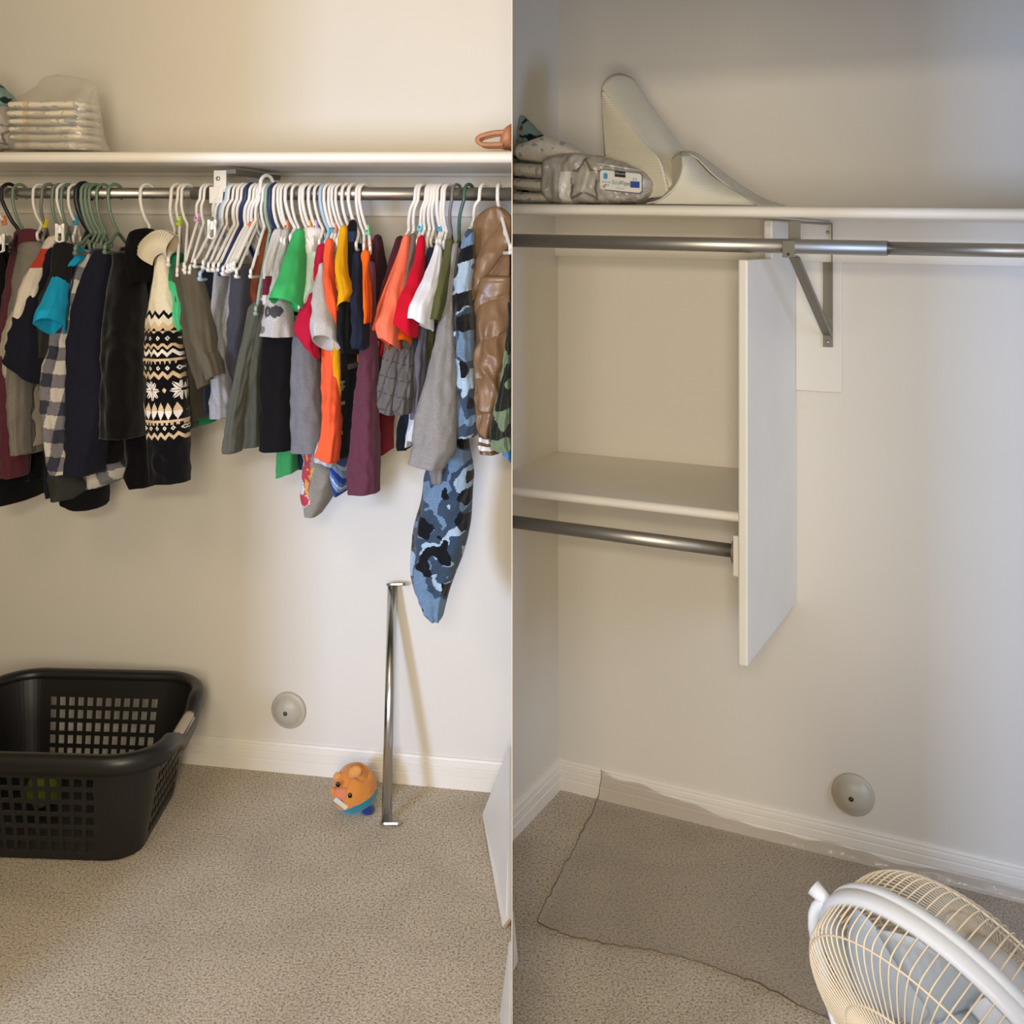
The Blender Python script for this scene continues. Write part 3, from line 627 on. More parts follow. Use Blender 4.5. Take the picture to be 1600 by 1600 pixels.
def flame(x, y):
    if x < 478+0 and False: return None
    d = math.hypot((x-485)/10.5, (y-775)/9)
    if d < 1: return H('#b8404a')
    if d < 1.12: return H('#e0b0b0')
    cx = 488+(775-y)*-.02+max(0, 752-y)*.14; w = 3.5+max(0, 755-y)*.28 if y > 722 else 6
    if 700 < y < 770 and abs(x-cx-3) < w:
        n = noise.noise(V(x*.16, y*.12, 4.4)); return H('#c9a04c') if n > .12 and x > cx else H('#b8404a')
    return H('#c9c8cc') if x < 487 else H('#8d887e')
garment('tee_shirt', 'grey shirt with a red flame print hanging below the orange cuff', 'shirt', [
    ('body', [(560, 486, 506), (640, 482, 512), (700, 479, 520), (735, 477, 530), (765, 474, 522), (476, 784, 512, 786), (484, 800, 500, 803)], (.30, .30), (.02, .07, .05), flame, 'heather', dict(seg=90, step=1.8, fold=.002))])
def stripes(x, y):
    k = (x*.85-y*.45+300) % 14
    return H('#2b3f86') if k < 5 else (H('#7f9cc8') if k < 9 else (H('#c7d2e2') if k < 10.5 else H('#4d6ca8')))
garment('swim_shorts', 'blue diagonally striped shorts hanging left of the heather maroon sleeve', 'shorts', [
    ('leg', [(640, 524, 536), (690, 523, 534), (715, 522, 536), (742, 521, 542), (760, 525, 539), (771, 529, 535)], (.32, .32), (.02, .05, .04), stripes, 'jersey', dict(seg=64, step=2, fold=.001))])
# ------------------------------------------------------------------ hangers
HC = {'white': '#e6e2da', 'grey': '#77736c', 'green': '#6d8370', 'sage': '#8fa695', 'dark green': '#3f5f4e', 'black': '#17161a', 'light blue': '#a9c3d6', 'navy': '#1d2d58'}
for k, h in HC.items(): M['hanger_'+k] = mat('hanger_plastic_'+k.replace(' ', '_'), srgb(h), .38)
MK = {'peach': '#d98a5c', 'yellow': '#d6c61f', 'blue': '#3f9dbd', 'lime': '#b9d23c', 'pink': '#d6a5cd', 'orange': '#d9711c', 'amber': '#e39a1c', 'lilac': '#c9aed6', 'green': '#7fc28a', 'teal': '#6fb9c9'}
for k, h in MK.items(): M['marker_'+k] = mat('marker_plastic_'+k, srgb(h), .4)
MARKINK = mat('marker_ink', srgb('#3a3630'), .6)
ORD = ['first', 'second', 'third', 'fourth', 'fifth', 'sixth', 'seventh', 'eighth', 'ninth', 'tenth', 'eleventh', 'twelfth', 'thirteenth', 'fourteenth', 'fifteenth', 'sixteenth', 'seventeenth', 'eighteenth', 'nineteenth', 'twentieth', 'twenty-first', 'twenty-second', 'twenty-third', 'twenty-fourth', 'twenty-fifth', 'twenty-sixth', 'twenty-seventh', 'twenty-eighth', 'twenty-ninth', 'thirtieth', 'thirty-first', 'thirty-second', 'thirty-third', 'thirty-fourth', 'thirty-fifth', 'thirty-sixth', 'thirty-seventh', 'thirty-eighth', 'thirty-ninth', 'fortieth', 'forty-first', 'forty-second', 'forty-third', 'forty-fourth', 'forty-fifth', 'forty-sixth', 'forty-seventh', 'forty-eighth', 'forty-ninth', 'fiftieth', 'fifty-first', 'fifty-second', 'fifty-third', 'fifty-fourth', 'fifty-fifth']
count = {}
def bar(mb, pts, r, seg=7): mb.tube(pts, r, seg)
def hanger(px, nx, ny, colour, S_=None, marker=None, lift=0, extra='', clip=False, r=.0040, thick=1.0, dx=None):
    count[colour] = count.get(colour, 0)+1
    lab = '%s plastic %shanger, %s %s hook from left on the crowded rod' % (colour, 'clip ' if clip else '', ORD[count[colour]-1], colour)
    if marker: lab += ', %s size marker' % marker
    r *= thick
    c = rod_at(px) + V(0, 0, lift); N0 = L.ray(nx, ny, RODV); R0 = .0165+r+.0034
    t = thing('clothes_hanger', lab, 'hanger', c, 'hangers on the crowded rod')
    yaw = .34
    a = (L.n*math.cos(yaw)-L.u*math.sin(yaw)*.9).normalized()
    if dx is not None: a = (L.n+L.u*dx).normalized()
    arc = [c + a*(R0*math.cos(w)) + V(0, 0, R0*math.sin(w)) for w in [math.radians(x) for x in range(215, -8, -16)]]
    dn = N0-c
    stem = [c+a*(R0*.98)+V(0, 0, -.012)+dn*.04, c+dn*.42+a*R0*.92, c+dn*.72+a*R0*.55, c+dn*.9+a*R0*.12, N0]
    mb = MB(); mb.tube(arc[:-1]+spline(stem, 4), r, 8); m = M['hanger_'+colour]; mb.build('hook', m, t, True)
    if clip:
        # flat bar carrying two spring clips
        S1 = L.ray(S_[0], S_[1], RODV+.12); d = (S1-N0); d.z = 0; S2 = N0-d; S2.z = S1.z; q = d.normalized()
        mb = MB(); up = V(0, 0, 1); sd = q.cross(up)
        mb.box((S1+S2)/2, q, sd, up, (S1-S2).length, .008, .022); mb.build('body', m, t, bevel=.002)
        for e, P in ((1, S1), (-1, S2)):
            k = thing_part('clip', t); mb = MB()
            p = P - q*e*.012
            mb.prism([p+sd*s_*.011+q*x_*e*.011+up*z_ for s_, x_, z_ in ((-1, -1, .014), (-1, 1, .014), (-1, .8, -.03), (-1, -.8, -.03))], [p+sd*-.004+q*x_*e*.011+up*z_ for x_, z_ in ((-1, .014), (1, .014), (.8, -.034), (-.8, -.034))])
            mb.prism([p+sd*.011+q*x_*e*.011+up*z_ for x_, z_ in ((-1, .014), (1, .014), (.8, -.03), (-.8, -.03))], [p+sd*.004+q*x_*e*.011+up*z_ for x_, z_ in ((-1, .014), (1, .014), (.8, -.034), (-.8, -.034))])
            mb.tube([p+sd*(.009*math.cos(w))+up*(-.012+.021*math.sin(w))+q*e*.013 for w in [2*math.pi*i/16 for i in range(16)]], .0022, 6, True)
            mb.build('clip', m, t, bevel=.0008)
    else:
        bare = 255 < px < 426 or px in (138, 180, 780, 14)
        if not bare: S_ = (nx+(S_[0]-nx)*.45, ny+(S_[1]-ny)*.6)
        S1 = L.ray(S_[0], S_[1], RODV+(.115 if bare else .03)); d = S1-N0; h = V(d.x, d.y, 0); S2 = N0-h+V(0, 0, d.z); q = h.normalized(); up = V(0, 0, 1)
        S0 = S1+up*.012
        A = [N0, N0+d*.22+up*.004, N0+d*.72+up*.006, S0-q*.012+up*.006, S0+q*.001, S1+up*.002, S1-q*.009-up*.005]
        B = [S2+q*.009-up*.005, S2+up*.002, S2+up*.012-q*.001, N0-h*.72+V(0, 0, d.z*.72)+up*.006, N0-h*.22+V(0, 0, d.z*.22)+up*.004, N0]
        mb = MB(); mb.tube(spline(A+B, 4)[:-1], r, 8, closed=True); mb.build('body', m, t, True)
        mb = MB(); nn = q.cross(up)                              # notch hook under the arm
        p = N0+d*.46; mb.tube(spline([p, p-up*.010+q*.002, p-up*.014+q*.008, p-up*.008+q*.013], 4), r*.8, 6); bare and mb.build('strap_notch', m, t, True)
    if marker:
        p = N0+dn*-.10+V(0, 0, .004)+a*.004; ax = dn.normalized(); sd = a.cross(ax).normalized(); f = ax.cross(sd)
        mb = MB(); mb.box(p, sd, f, ax, .0125, .010, .026); o = mb.build('size_marker', M['marker_'+marker], t, bevel=.0015); o['label'] = '%s size marker' % marker
        mb = MB(); sg = 1 if f.dot(a) > 0 else -1
        mb.box(p+f*sg*.0052, sd, f, ax, .0034, .0008, .009); k = mb.build('size_print', MARKINK, o, False)
        k.matrix_parent_inverse = Matrix.Identity(4)
    return t
def thing_part(n, t): return None
hanger(2, 9, 352, 'white', (0, 374), 'peach', clip=True)
hanger(14, 30, 362, 'black', (16, 392), thick=1.25)
hanger(31, 37, 362, 'green', (25, 398))
hanger(63, 65, 353, 'white', (50, 384))
hanger(77, 72, 356, 'grey', (62, 392), 'yellow', thick=1.1)
hanger(93, 93, 360, 'green', (80, 396))
hanger(100, 104, 352, 'white', (93, 358), clip=True)
hanger(107, 108, 362, 'green', (94, 398))
hanger(118, 120, 352, 'white', (108, 392), 'blue')
hanger(131, 138, 362, 'black', (122, 396), thick=1.7)
hanger(138, 143, 366, 'green', (118, 394), thick=1.2)
hanger(144, 150, 366, 'green', (128, 402))
hanger(150, 157, 366, 'green', (136, 404))
hanger(162, 165, 366, 'green', (150, 398))
hanger(180, 184, 364, 'green', (164, 392), thick=1.1)
hanger(230, 234, 356, 'white', (216, 390), thick=1.15)
hanger(278, 273, 362, 'white', (263, 412), thick=1.15)
hanger(288, 281, 352, 'white', (277, 428), 'lime')
hanger(294, 293, 353, 'white', (289, 424))
hanger(323, 309, 346, 'white', (288, 420), 'pink')
hanger(329, 318, 350, 'white', (297, 424))
hanger(354, 333, 338, 'white', (331, 352), clip=True, thick=1.15, lift=.004)
hanger(357, 336, 350, 'white', (305, 414))
hanger(364, 344, 352, 'light blue', (313, 434), thick=1.15)
hanger(367, 347, 352, 'white', (318, 416))
hanger(374, 354, 352, 'white', (326, 420))
hanger(381, 366, 352, 'white', (334, 420), thick=1.2)
hanger(387, 372, 352, 'white', (342, 420))
hanger(394, 376, 354, 'navy', (345, 426), thick=1.25)
hanger(400, 383, 354, 'white', (349, 426), thick=1.1)
hanger(406, 388, 354, 'white', (356, 422))
hanger(411, 393, 354, 'white', (361, 420), 'orange')
hanger(417, 402, 340, 'white', (366, 418), lift=.022, thick=1.25)
hanger(415, 401, 356, 'white', (370, 430))
hanger(420, 413, 356, 'white', (392, 430))
hanger(425, 422, 362, 'sage', (400, 488), thick=1.15)
hanger(431, 430, 360, 'navy', (415, 395), thick=1.2)
hanger(437, 436, 360, 'white', (422, 392), thick=1.1)
hanger(443, 446, 360, 'white', (432, 394))
hanger(448, 450, 360, 'white', (438, 396), 'peach')
hanger(455, 461, 358, 'white', (446, 388), thick=1.2)
hanger(465, 467, 358, 'white', (456, 392))
hanger(477, 479, 360, 'white', (468, 394))
hanger(482, 486, 360, 'white', (474, 396), 'amber', thick=1.15)
hanger(491, 495, 360, 'white', (482, 394), 'lilac', thick=1.1)
hanger(500, 505, 360, 'white', (492, 398))
hanger(509, 514, 362, 'light blue', (502, 400), thick=1.1)
hanger(515, 520, 364, 'white', (508, 404), 'blue', thick=1.1)
hanger(522, 525, 364, 'white', (514, 404), 'peach')
hanger(527, 532, 360, 'white', (520, 396))
hanger(533, 538, 360, 'white', (526, 396))
hanger(543, 547, 360, 'white', (536, 396), thick=1.1)
hanger(553, 560, 366, 'white', (552, 402), thick=1.15)
hanger(565, 569, 368, 'white', (568, 404))
hanger(570, 577, 368, 'white', (580, 412), 'green', thick=1.1)
hanger(657, 638, 362, 'white', (622, 396), thick=1.1)
hanger(662, 646, 362, 'white', (634, 398), thick=1.05)
hanger(673, 657, 362, 'white', (644, 398), 'teal')
hanger(677, 663, 360, 'white', (648, 396))
hanger(682, 671, 360, 'white', (662, 398), thick=1.15)
hanger(686, 678, 360, 'white', (667, 396))
hanger(691, 689, 362, 'white', (676, 398), 'blue', thick=1.15)
hanger(698, 693, 362, 'white', (682, 396))
hanger(702, 698, 364, 'white', (688, 400))
hanger(714, 705, 366, 'grey', (700, 402))
hanger(733, 717, 376, 'dark green', (708, 410), thick=1.1)
hanger(757, 740, 346, 'white', (728, 380), thick=1.15)
hanger(780, 781, 330, 'white', (797, 392), thick=1.15, dx=.02)
# ------------------------------------------------------------------ right closet
TV = .45                                                  # depth of the upper shelf
mb = MB(); mb.prism(*run(R, (800, 318.5), (1600, 325), TV, nose(.0235, TV), .4, .4))
o = clip_x(mb.build('wall_shelf', M['shelf']), T, 1); tag(o, 'long white upper shelf over the empty right closet rod', 'shelf')
mb = MB(); mb.prism(*run(R, (800, 340), (1600, 345), .018, [(0, 0.03), (-.018, 0.03), (-.018, -.104), (0, -.104)], .4, .4))
struct(clip_x(mb.build('trim_2', M['trim'], bevel=.002), T, 1))
UV_ = .395                                                 # upper rod
a, b = R.ray(800, 375.5, UV_), R.ray(1600, 391.5, UV_); d = (b-a).normalized(); j = R.ray(1387, 388, UV_)
t = thing('closet_rod', 'empty grey steel rod under the upper shelf of the right closet', 'clothes rod', a)
mb = MB(); mb.tube([a-d*.15, j], .0158, 24); clip_x(mb.build('outer_tube', M['steel'], t, True), T, 1)
mb = MB(); mb.tube([j-d*.02, b+d*.3], .0138, 24); mb.build('inner_tube', M['steel'], t, True)
# divider panel, notched around the rod
pf = R.ray(1168, 1045, 0)                                  # find the panel's right face from its foot on the wall
pb = R.ray(1245, 940, 0); PU, _, PZ = R.loc(pb)
def on_u(px, py, u):                                       # sight line meets the plane u = const of the right closet
    d = V((px-800)/F, 1, (HZ-py)/F); c = V(0, 0, EYE); t = (u-R.u.dot(c-R.o))/R.u.dot(d); return c+d*t
_, PD, PZ2 = R.loc(on_u(1168, 1046, PU)); zb = (PZ+PZ2)/2
_, _, zn = R.loc(on_u(1181, 405, PU))
zs = R.loc(R.ray(1200, 341, TV))[2]-.001
pv = R.loc(on_u(1207, 380, PU))[1]
TH = .0205
prof = [(.0008, zb), (PD, zb), (PD, zn), (pv, zn), (pv, zs), (.0008, zs)]
mb = MB(); mb.prism([R.at(PU-TH, v, z) for v, z in prof], [R.at(PU, v, z) for v, z in prof])
o = mb.build('divider_panel', M['panel'], bevel=.004, seg=3); tag(o, 'white upright divider panel notched around the rod in the right closet', 'panel')
# small shelf between side wall and panel
ib = R.ray(846, 699, 0); zi = (R.loc(ib)[2]+R.loc(R.ray(1157, 736, 0))[2])/2
fv = None
c = V(0, 0, EYE); dd = V((1156-800)/F, 1, (HZ-802)/F); tt = (zi+.0-EYE)/((HZ-802)/F); fv = R.loc(c+dd*tt)[1]
mb = MB(); th = .021; pr = [(v+fv, z+zi) for v, z in nose(th, fv)]
mb.prism([R.at(.0, v, z) for v, z in pr], [R.at(PU-TH, v, z) for v, z in pr])
o = clip_x(mb.build('wall_shelf', M['shelf']), T, 1); tag(o, 'short lower shelf between the side wall and the divider panel', 'shelf')
for z0, nm in ((zi-th-.07, 'trim_3'),):
    mb = MB(); mb.box(R.at((PU-TH)/2, .009, zi-th-.03), R.u, R.n, (0, 0, 1), PU-TH, .018, .06); struct(mb.build(nm, M['trim'], bevel=.001))
# lower rod with its flange block
q = R.ray(1145, 861, .30); lu, lv, lz = R.loc(q)
lv = .30
q0 = on_u(1148, 861, PU-TH-.022); lu, lv, lz = R.loc(q0)
e0 = R.ray(800, 815, lv)
t = thing('closet_rod', 'short grey steel rod below the small shelf', 'clothes rod', q0)
mb = MB(); mb.tube([e0-(q0-e0).normalized()*.05, q0], .0150, 20); clip_x(mb.build('tube', M['steel'], t, True), T, 1)
mb = MB(); mb.lathe(q0-R.u*.002, R.u, [(.027, 0), (.028, .003), (.022, .006)], 24); mb.build('flange', M['bracket'], t, True)
mb = MB(); mb.box(R.at(PU-TH-.010, lv, lz-.004), R.u, R.n, (0, 0, 1), .019, .05, .088); o = mb.build('rod_block', M['trim'], None, bevel=.003)
tag(o, 'small white wooden block holding the lower rod to the divider panel', 'block')
# mounting board and bracket
m0, m1 = R.ray(1258, 612, .012), R.ray(1315, 614, .012); mt = R.ray(1325, 420, .012)
u0, u1 = PU, R.loc(m1)[0]; z0 = R.loc(m1)[2]; z1 = R.loc(R.ray(1300, 400, 0))[2]+.03
mb = MB(); mb.box(R.at((u0+u1)/2, .006, (z0+z1)/2), R.u, R.n, (0, 0, 1), u1-u0, .012, z1-z0); struct(mb.build('trim_4', M['panel'], bevel=.002))
BV = .0125
pt, pbm = R.ray(1297, 353, BV+.018), R.ray(1291, 542, BV); bu = R.loc(R.ray(1294, 450, BV))[0]; zt = zs-.004; zl = R.loc(pbm)[2]
t = thing('shelf_bracket', 'grey steel triangular shelf bracket right of the divider panel', 'bracket', R.at(bu, BV, zt))
bw = .0235
BM = M['bracket']
mb = MB(); mb.box(R.at(bu, BV+.0025, (zt+zl)/2), R.u, R.n, (0, 0, 1), bw, .004, zt-zl); mb.box(R.at(bu+bw/2-.001, BV+.007, (zt+zl)/2+.035), R.u, R.n, (0, 0, 1), .002, .012, zt-zl-.07); mb.build('wall_plate', BM, t, bevel=.0012)
AV = UV_-.018
mb = MB(); mb.box(R.at(bu, (BV+AV)/2, zt-.002), R.u, R.n, (0, 0, 1), bw, AV-BV, .004); mb.build('shelf_arm', BM, t, bevel=.001)
rz = R.loc(R.ray(1228, 386, UV_))[2]
mb = MB(); mb.box(R.at(bu, AV, (zt+rz)/2-.004), R.u, R.n, (0, 0, 1), .026, .003, zt-rz+.01); mb.build('front_plate', BM, t, bevel=.001)
pa, pc = R.at(bu, AV, rz-.022), R.at(bu, BV+.006, zl+.03)
ax = (pc-pa).normalized(); mb = MB(); mb.box((pa+pc)/2, R.u, ax, R.u.cross(ax), bw, (pc-pa).length, .004); mb.box((pa+pc)/2+R.u*(bw/2-.001)-R.u.cross(ax)*.004, R.u, ax, R.u.cross(ax), .002, (pc-pa).length, .010); mb.build('brace', BM, t, bevel=.0008)
mb = MB(); ring = [R.at(bu, UV_+.0195*math.cos(w), rz+.0195*math.sin(w)) for w in [math.radians(x) for x in range(250, 70, -12)][::-1]]
hk = [R.at(bu-.003, UV_+.0195*math.cos(w), rz+.0195*math.sin(w)) for w in [math.radians(x) for x in (270, 250, 230, 200)]]
fp = R.at(bu-.004, UV_+.0195, rz-.004); mb.box(fp, R.u, R.n, (0, 0, 1), .026, .003, .036)
mb.box(R.at(bu-.003, UV_+.002, rz-.0195), R.u, R.n, (0, 0, 1), .025, .036, .003); mb.build('rod_hook', M['bracket'], t, bevel=.0012)
mb = MB()
for z in (zt-.022, zl+.012): mb.lathe(R.at(bu, BV+.0045, z), R.n, [(.005, 0), (.004, .0025), (.001, .003)], 12)
mb.build('screw', M['steel'], t, True)
mb = MB(); mb.lathe(R.at(bu-.004, UV_+.021, rz-.015), R.n, [(.0032, 0), (.003, .001), (.001, .001)], 10); mb.build('rivet_hole', M['darkhole'], t, True)
# door bumpers on both walls
M['bumper'] = mat('bumper_vinyl', srgb('#b9b3a1'), .38)
def bumper(fr, px, py, label, rad, m):
    c = fr.ray(px, py, .001); t = thing('wall_bumper', label, 'bumper', c)
    k = rad; pr = [(k, 0), (k*1.0, .004), (k*.93, .007), (k*.86, .0075), (k*.80, .0095), (k*.70, .017), (k*.5, .0235), (k*.25, .027), (k*.13, .0275)]
    mb = MB(); mb.lathe(c, fr.n, pr, 48); mb.build('dome', m, t, True, fix=True)
    mb = MB(); mb.lathe(c+fr.n*.0273, fr.n, [(k*.12, 0), (k*.11, .0012), (k*.04, .0002)], 20); mb.build('screw', M['darkhole'], t, True)
bumper(L, 451.5, 1109, 'round grey wall bumper above the baseboard in the left closet', .051, M['bumper'])
bumper(R, 1333, 1241, 'round grey wall bumper above the baseboard in the right closet', .0505, M['bumper'])
# ------------------------------------------------------------------ left closet: floor things
# laundry basket with pierced walls
M['basket'] = mat('black_plastic', srgb('#191817'), .38)
M['grip'] = mat('grey_grip', srgb('#b5ab9b'), .45)
def basket():
    c = V(-1.158, 2.885, 0); ang = math.radians(-3.5); ax = V(math.cos(ang), math.sin(ang), 0); ay = V(-ax.y, ax.x, 0)
    t = thing('laundry_basket', 'black plastic laundry basket with pierced walls on the carpet at left', 'basket', c)
    Wt, Dt, Wb, Db, Hh = .590, .480, .490, .390, .262
    # perimeter stations: (corner/side, fraction); each side is split in solid and hole columns
    def side_cols(n):
        out = []; pitch = 1/n
        for i in range(n): out += [(i*pitch+.30*pitch, 'o'), ((i+1)*pitch, 's')]
        return out
    st = []                                            # (side index, t along side, tag of the column that ends here)
    for sd, n in ((0, 12), (1, 9), (2, 12), (3, 9)):
        st += [('c', sd, k/14) for k in range(1, 14)]
        st += [('s', sd, 0, 's')]
        ms = .04; pitch = (1-2*ms)/n
        for i in range(n):
            st += [('s', sd, ms+i*pitch+.18*pitch, 's'), ('s', sd, ms+i*pitch+.82*pitch, 'o')]
        st += [('s', sd, 1, 's')]
    def pos(s, h, off=0):
        k = h/Hh; w, d, r = lerp(Wb, Wt, k)/2+off, lerp(Db, Dt, k)/2+off, lerp(.075, .105, k)+off
        # sides: 0 front (left to right), 1 right (front to back), 2 back, 3 left
        cc = [(-w+r, -d+r), (w-r, -d+r), (w-r, d-r), (-w+r, d-r)]
        if s[0] == 'c':
            sd = s[1]; a = math.radians(180+90*sd+90*s[2]); x, y = cc[sd][0]+r*math.cos(a), cc[sd][1]+r*math.sin(a)
        else:
            sd = s[1]; p, q = cc[sd], cc[(sd+1) % 4]; nx = [(0, -1), (1, 0), (0, 1), (-1, 0)][sd]
            x = lerp(p[0], q[0], s[2])+nx[0]*r; y = lerp(p[1], q[1], s[2])+nx[1]*r
        dip = 0
        if s[0] == 's' and s[1] in (1, 3): dip = -.030*sm(min(s[2], 1-s[2])*3.2)*k**3
        x *= 1-.32*y
        return c + ax*x + ay*y + V(0, 0, h+dip+.004)
    hs = [0, .004, .020]; tg = ['s', 's', 's']
    for i in range(6): hs += [.024+i*.033+.0225, .024+(i+1)*.033]; tg += ['o', 's']
    hs += [.240, Hh]; tg += ['s', 's']
    n = len(st); v = []; f = []
    for h in hs: v += [pos(s, h) for s in st]
    for j in range(len(hs)-1):
        for i in range(n):
            e = st[(i+1) % n]; hole = tg[j+1] == 'o' and e[0] == 's' and len(e) > 3 and e[3] == 'o'
            if not hole: f.append((j*n+i, j*n+(i+1) % n, (j+1)*n+(i+1) % n, (j+1)*n+i))
    f.append(tuple(range(n-1, -1, -1)))
    o = mesh('tub', v, f, M['basket'], t, False); md = o.modifiers.new('wall', 'SOLIDIFY'); md.thickness = .0035; md.offset = 0
    # rolled rim
    prof = [(-.004, -.002), (-.002, .012), (.006, .018), (.020, .019), (.030, .013), (.034, .002), (.034, -.024), (.030, -.024), (.029, -.002), (.010, .006), (.004, -.012)]
    v = []; f = []; m = len(prof)
    for s in st:
        for a, b in prof:
            p = pos(s, Hh, a); v.append(p+V(0, 0, b))
    for i in range(n):
        for k in range(m): f.append((i*m+k, i*m+(k+1) % m, ((i+1) % n)*m+(k+1) % m, ((i+1) % n)*m+k))
    mb = MB(); mb.add(v, f); mb.build('rim', M['basket'], t, True, bevel=0)
    for sd in (1, 3):
        pts = [pos(('s', sd, .26+.48*k/10), Hh, .015)+V(0, 0, .004) for k in range(11)]
        mb = MB(); mb.tube(pts, [.016]+[.0175]*9+[.016], 14); mb.build('grip', M['grip'], t, True)
basket()
def lump(name, label, cat, c, r, col, mk, seed):
    v = []; f = []; cl = []; nu, nv = 28, 14
    for j in range(nv+1):
        for i in range(nu):
            a, b = 2*math.pi*i/nu, math.pi*j/nv; d = V(math.cos(a)*math.sin(b), math.sin(a)*math.sin(b), math.cos(b))
            k = 1+.28*noise.noise(d*2.1+V(seed, 0, 0)); v.append(V(*c)+V(d.x*r[0], d.y*r[1], max(d.z, -.6)*r[2])*k)
    for j in range(nv):
        for i in range(nu): f.append((j*nu+i, (j+1)*nu+i, (j+1)*nu+(i+1) % nu, j*nu+(i+1) % nu)); cl.append(H(col))
    return tag(mesh(name, v, f, M[mk], None, True, cl), label, cat)
lump('cloth', 'crumpled lime green cloth inside the black laundry basket', 'cloth', (-1.24, 2.93, .045), (.045, .04, .045), '#566422', 'jersey', 3)
lump('cloth', 'crumpled sky blue cloth inside the black laundry basket', 'cloth', (-1.06, 2.95, .045), (.05, .04, .05), '#3d7591', 'jersey', 8)
# loose closet rod leaning on the wall
g0 = ground(604, 1286, .004); w1 = L.ray(613, 914, .022)
d = (w1-g0).normalized(); t = thing('closet_rod', 'loose steel closet rod standing on the carpet and leaning against the wall', 'clothes rod', g0)
mb = MB(); mb.tube([g0+d*.004, w1-d*.004], .0130, 24); mb.build('tube', M['chrome'], t, True)
sx = (V(1, 0, 0)-d*d.x).normalized(); sy = d.cross(sx)
for p, nm in ((g0, 'flange'), (w1, 'flange')):
    mb = MB(); pts = []
    for k in range(24):
        a = 2*math.pi*k/24; ex = .019 if math.cos(a) > 0 else -.006; pts.append(p+sx*(ex+.009+.0175*math.cos(a)-.003)+sy*.0185*math.sin(a))
    mb.prism([q-d*.003 for q in pts], [q+d*.004 for q in pts]); mb.build(nm, M['chrome'], t, bevel=.0012)
# plush toy
M['plush_orange'] = cloth('orange_plush', 1, .6, 700, .4, .12); M['gloss_black'] = mat('toy_eye', srgb('#17110f'), .12)
def blob(name, m, parent, c, r, rot=None, colf=None, seed=0, amp=.06, nu=36, nv=22, groove=None):
    v = []; f = []; cl = []; rot = rot or Matrix.Identity(3)
    ds = []
    for j in range(nv+1):
        for i in range(nu):
            a, b = 2*math.pi*i/nu, math.pi*j/nv; d = V(math.cos(a)*math.sin(b), math.sin(a)*math.sin(b), math.cos(b)); ds.append(d)
            k = 1+amp*noise.noise(d*1.8+V(seed, 0, 0))-(groove(d) if groove else 0); v.append(Vector(c)+rot @ V(d.x*r[0]*k, d.y*r[1]*k, d.z*r[2]*k))
    for j in range(nv):
        for i in range(nu):
            q = (j*nu+i, (j+1)*nu+i, (j+1)*nu+(i+1) % nu, j*nu+(i+1) % nu); f.append(q); dd = sum((ds[k] for k in q), V(0, 0, 0))/4
            cl.append(colf(dd) if colf else (.5, .5, .5))
    return mesh(name, v, f, m, parent, True, cl)
def toy():
    base = ground(556, 1272); Y = base.y; P = lambda x, y, dy=0: facing(x, y, Y+dy)
    t = thing('plush_toy', 'round orange and teal plush toy lying beside the leaning rod', 'plush toy', base)
    cut = V(-.42, -.25, -.87).normalized()
    OR, TE = H('#d3873a'), H('#1f7f92')
    gv = lambda d: .10*math.exp(-((d.dot(V(.35, -.3, .85).normalized())-.93)/.035)**2)+.08*math.exp(-((d.x*.5-d.z*.3+.28)/.06)**2)*(1 if d.y < 0 else 0)
    blob('body', M['plush_orange'], t, P(554, 1234, .03), (.058, .055, .066), None, lambda d: TE if d.dot(V(.34, 0, -.94)) > .30 else OR, 4, .07, 120, 90, gv)
    blob('muzzle', M['plush_orange'], t, P(535, 1240, -.012), (.022, .014, .018), None, lambda d: H('#d9825a'), 2, .08)
    for x, y, s in ((555, 1206, .018), (527, 1213, .012)):
        blob('ear', M['plush_orange'], t, P(x, y, -.006 if x > 540 else .01), (s, .010, s*.8), Matrix.Rotation(-.5, 3, 'Y'), lambda d: H('#e09a50'), x, .1)
    for x, y in ((528, 1226), (547, 1243)): blob('eye', M['gloss_black'], t, P(x, y, -.024), (.006, .004, .007), None, None, 0, 0, 16, 10)
    for x, y in ((521, 1236), (548, 1257)): blob('paw', M['plush_orange'], t, P(x, y, -.012), (.009, .009, .008), None, lambda d: H('#d98a3c'), x, .1)
    blob('foot', M['plush_orange'], t, P(574, 1265, .004), (.019, .018, .014), None, lambda d: H('#22356f'), 9, .1)
    mb = MB(); a, b = P(523, 1248, -.026), P(542, 1263, -.022); q = (b-a).normalized(); mb.box((a+b)/2, q, V(0, 1, 0), q.cross(V(0, 1, 0)), (b-a).length, .002, .012); mb.build('sewn_tag', mat('tag_ribbon', srgb('#cfc9b8'), .8), t, bevel=.0005)
toy()
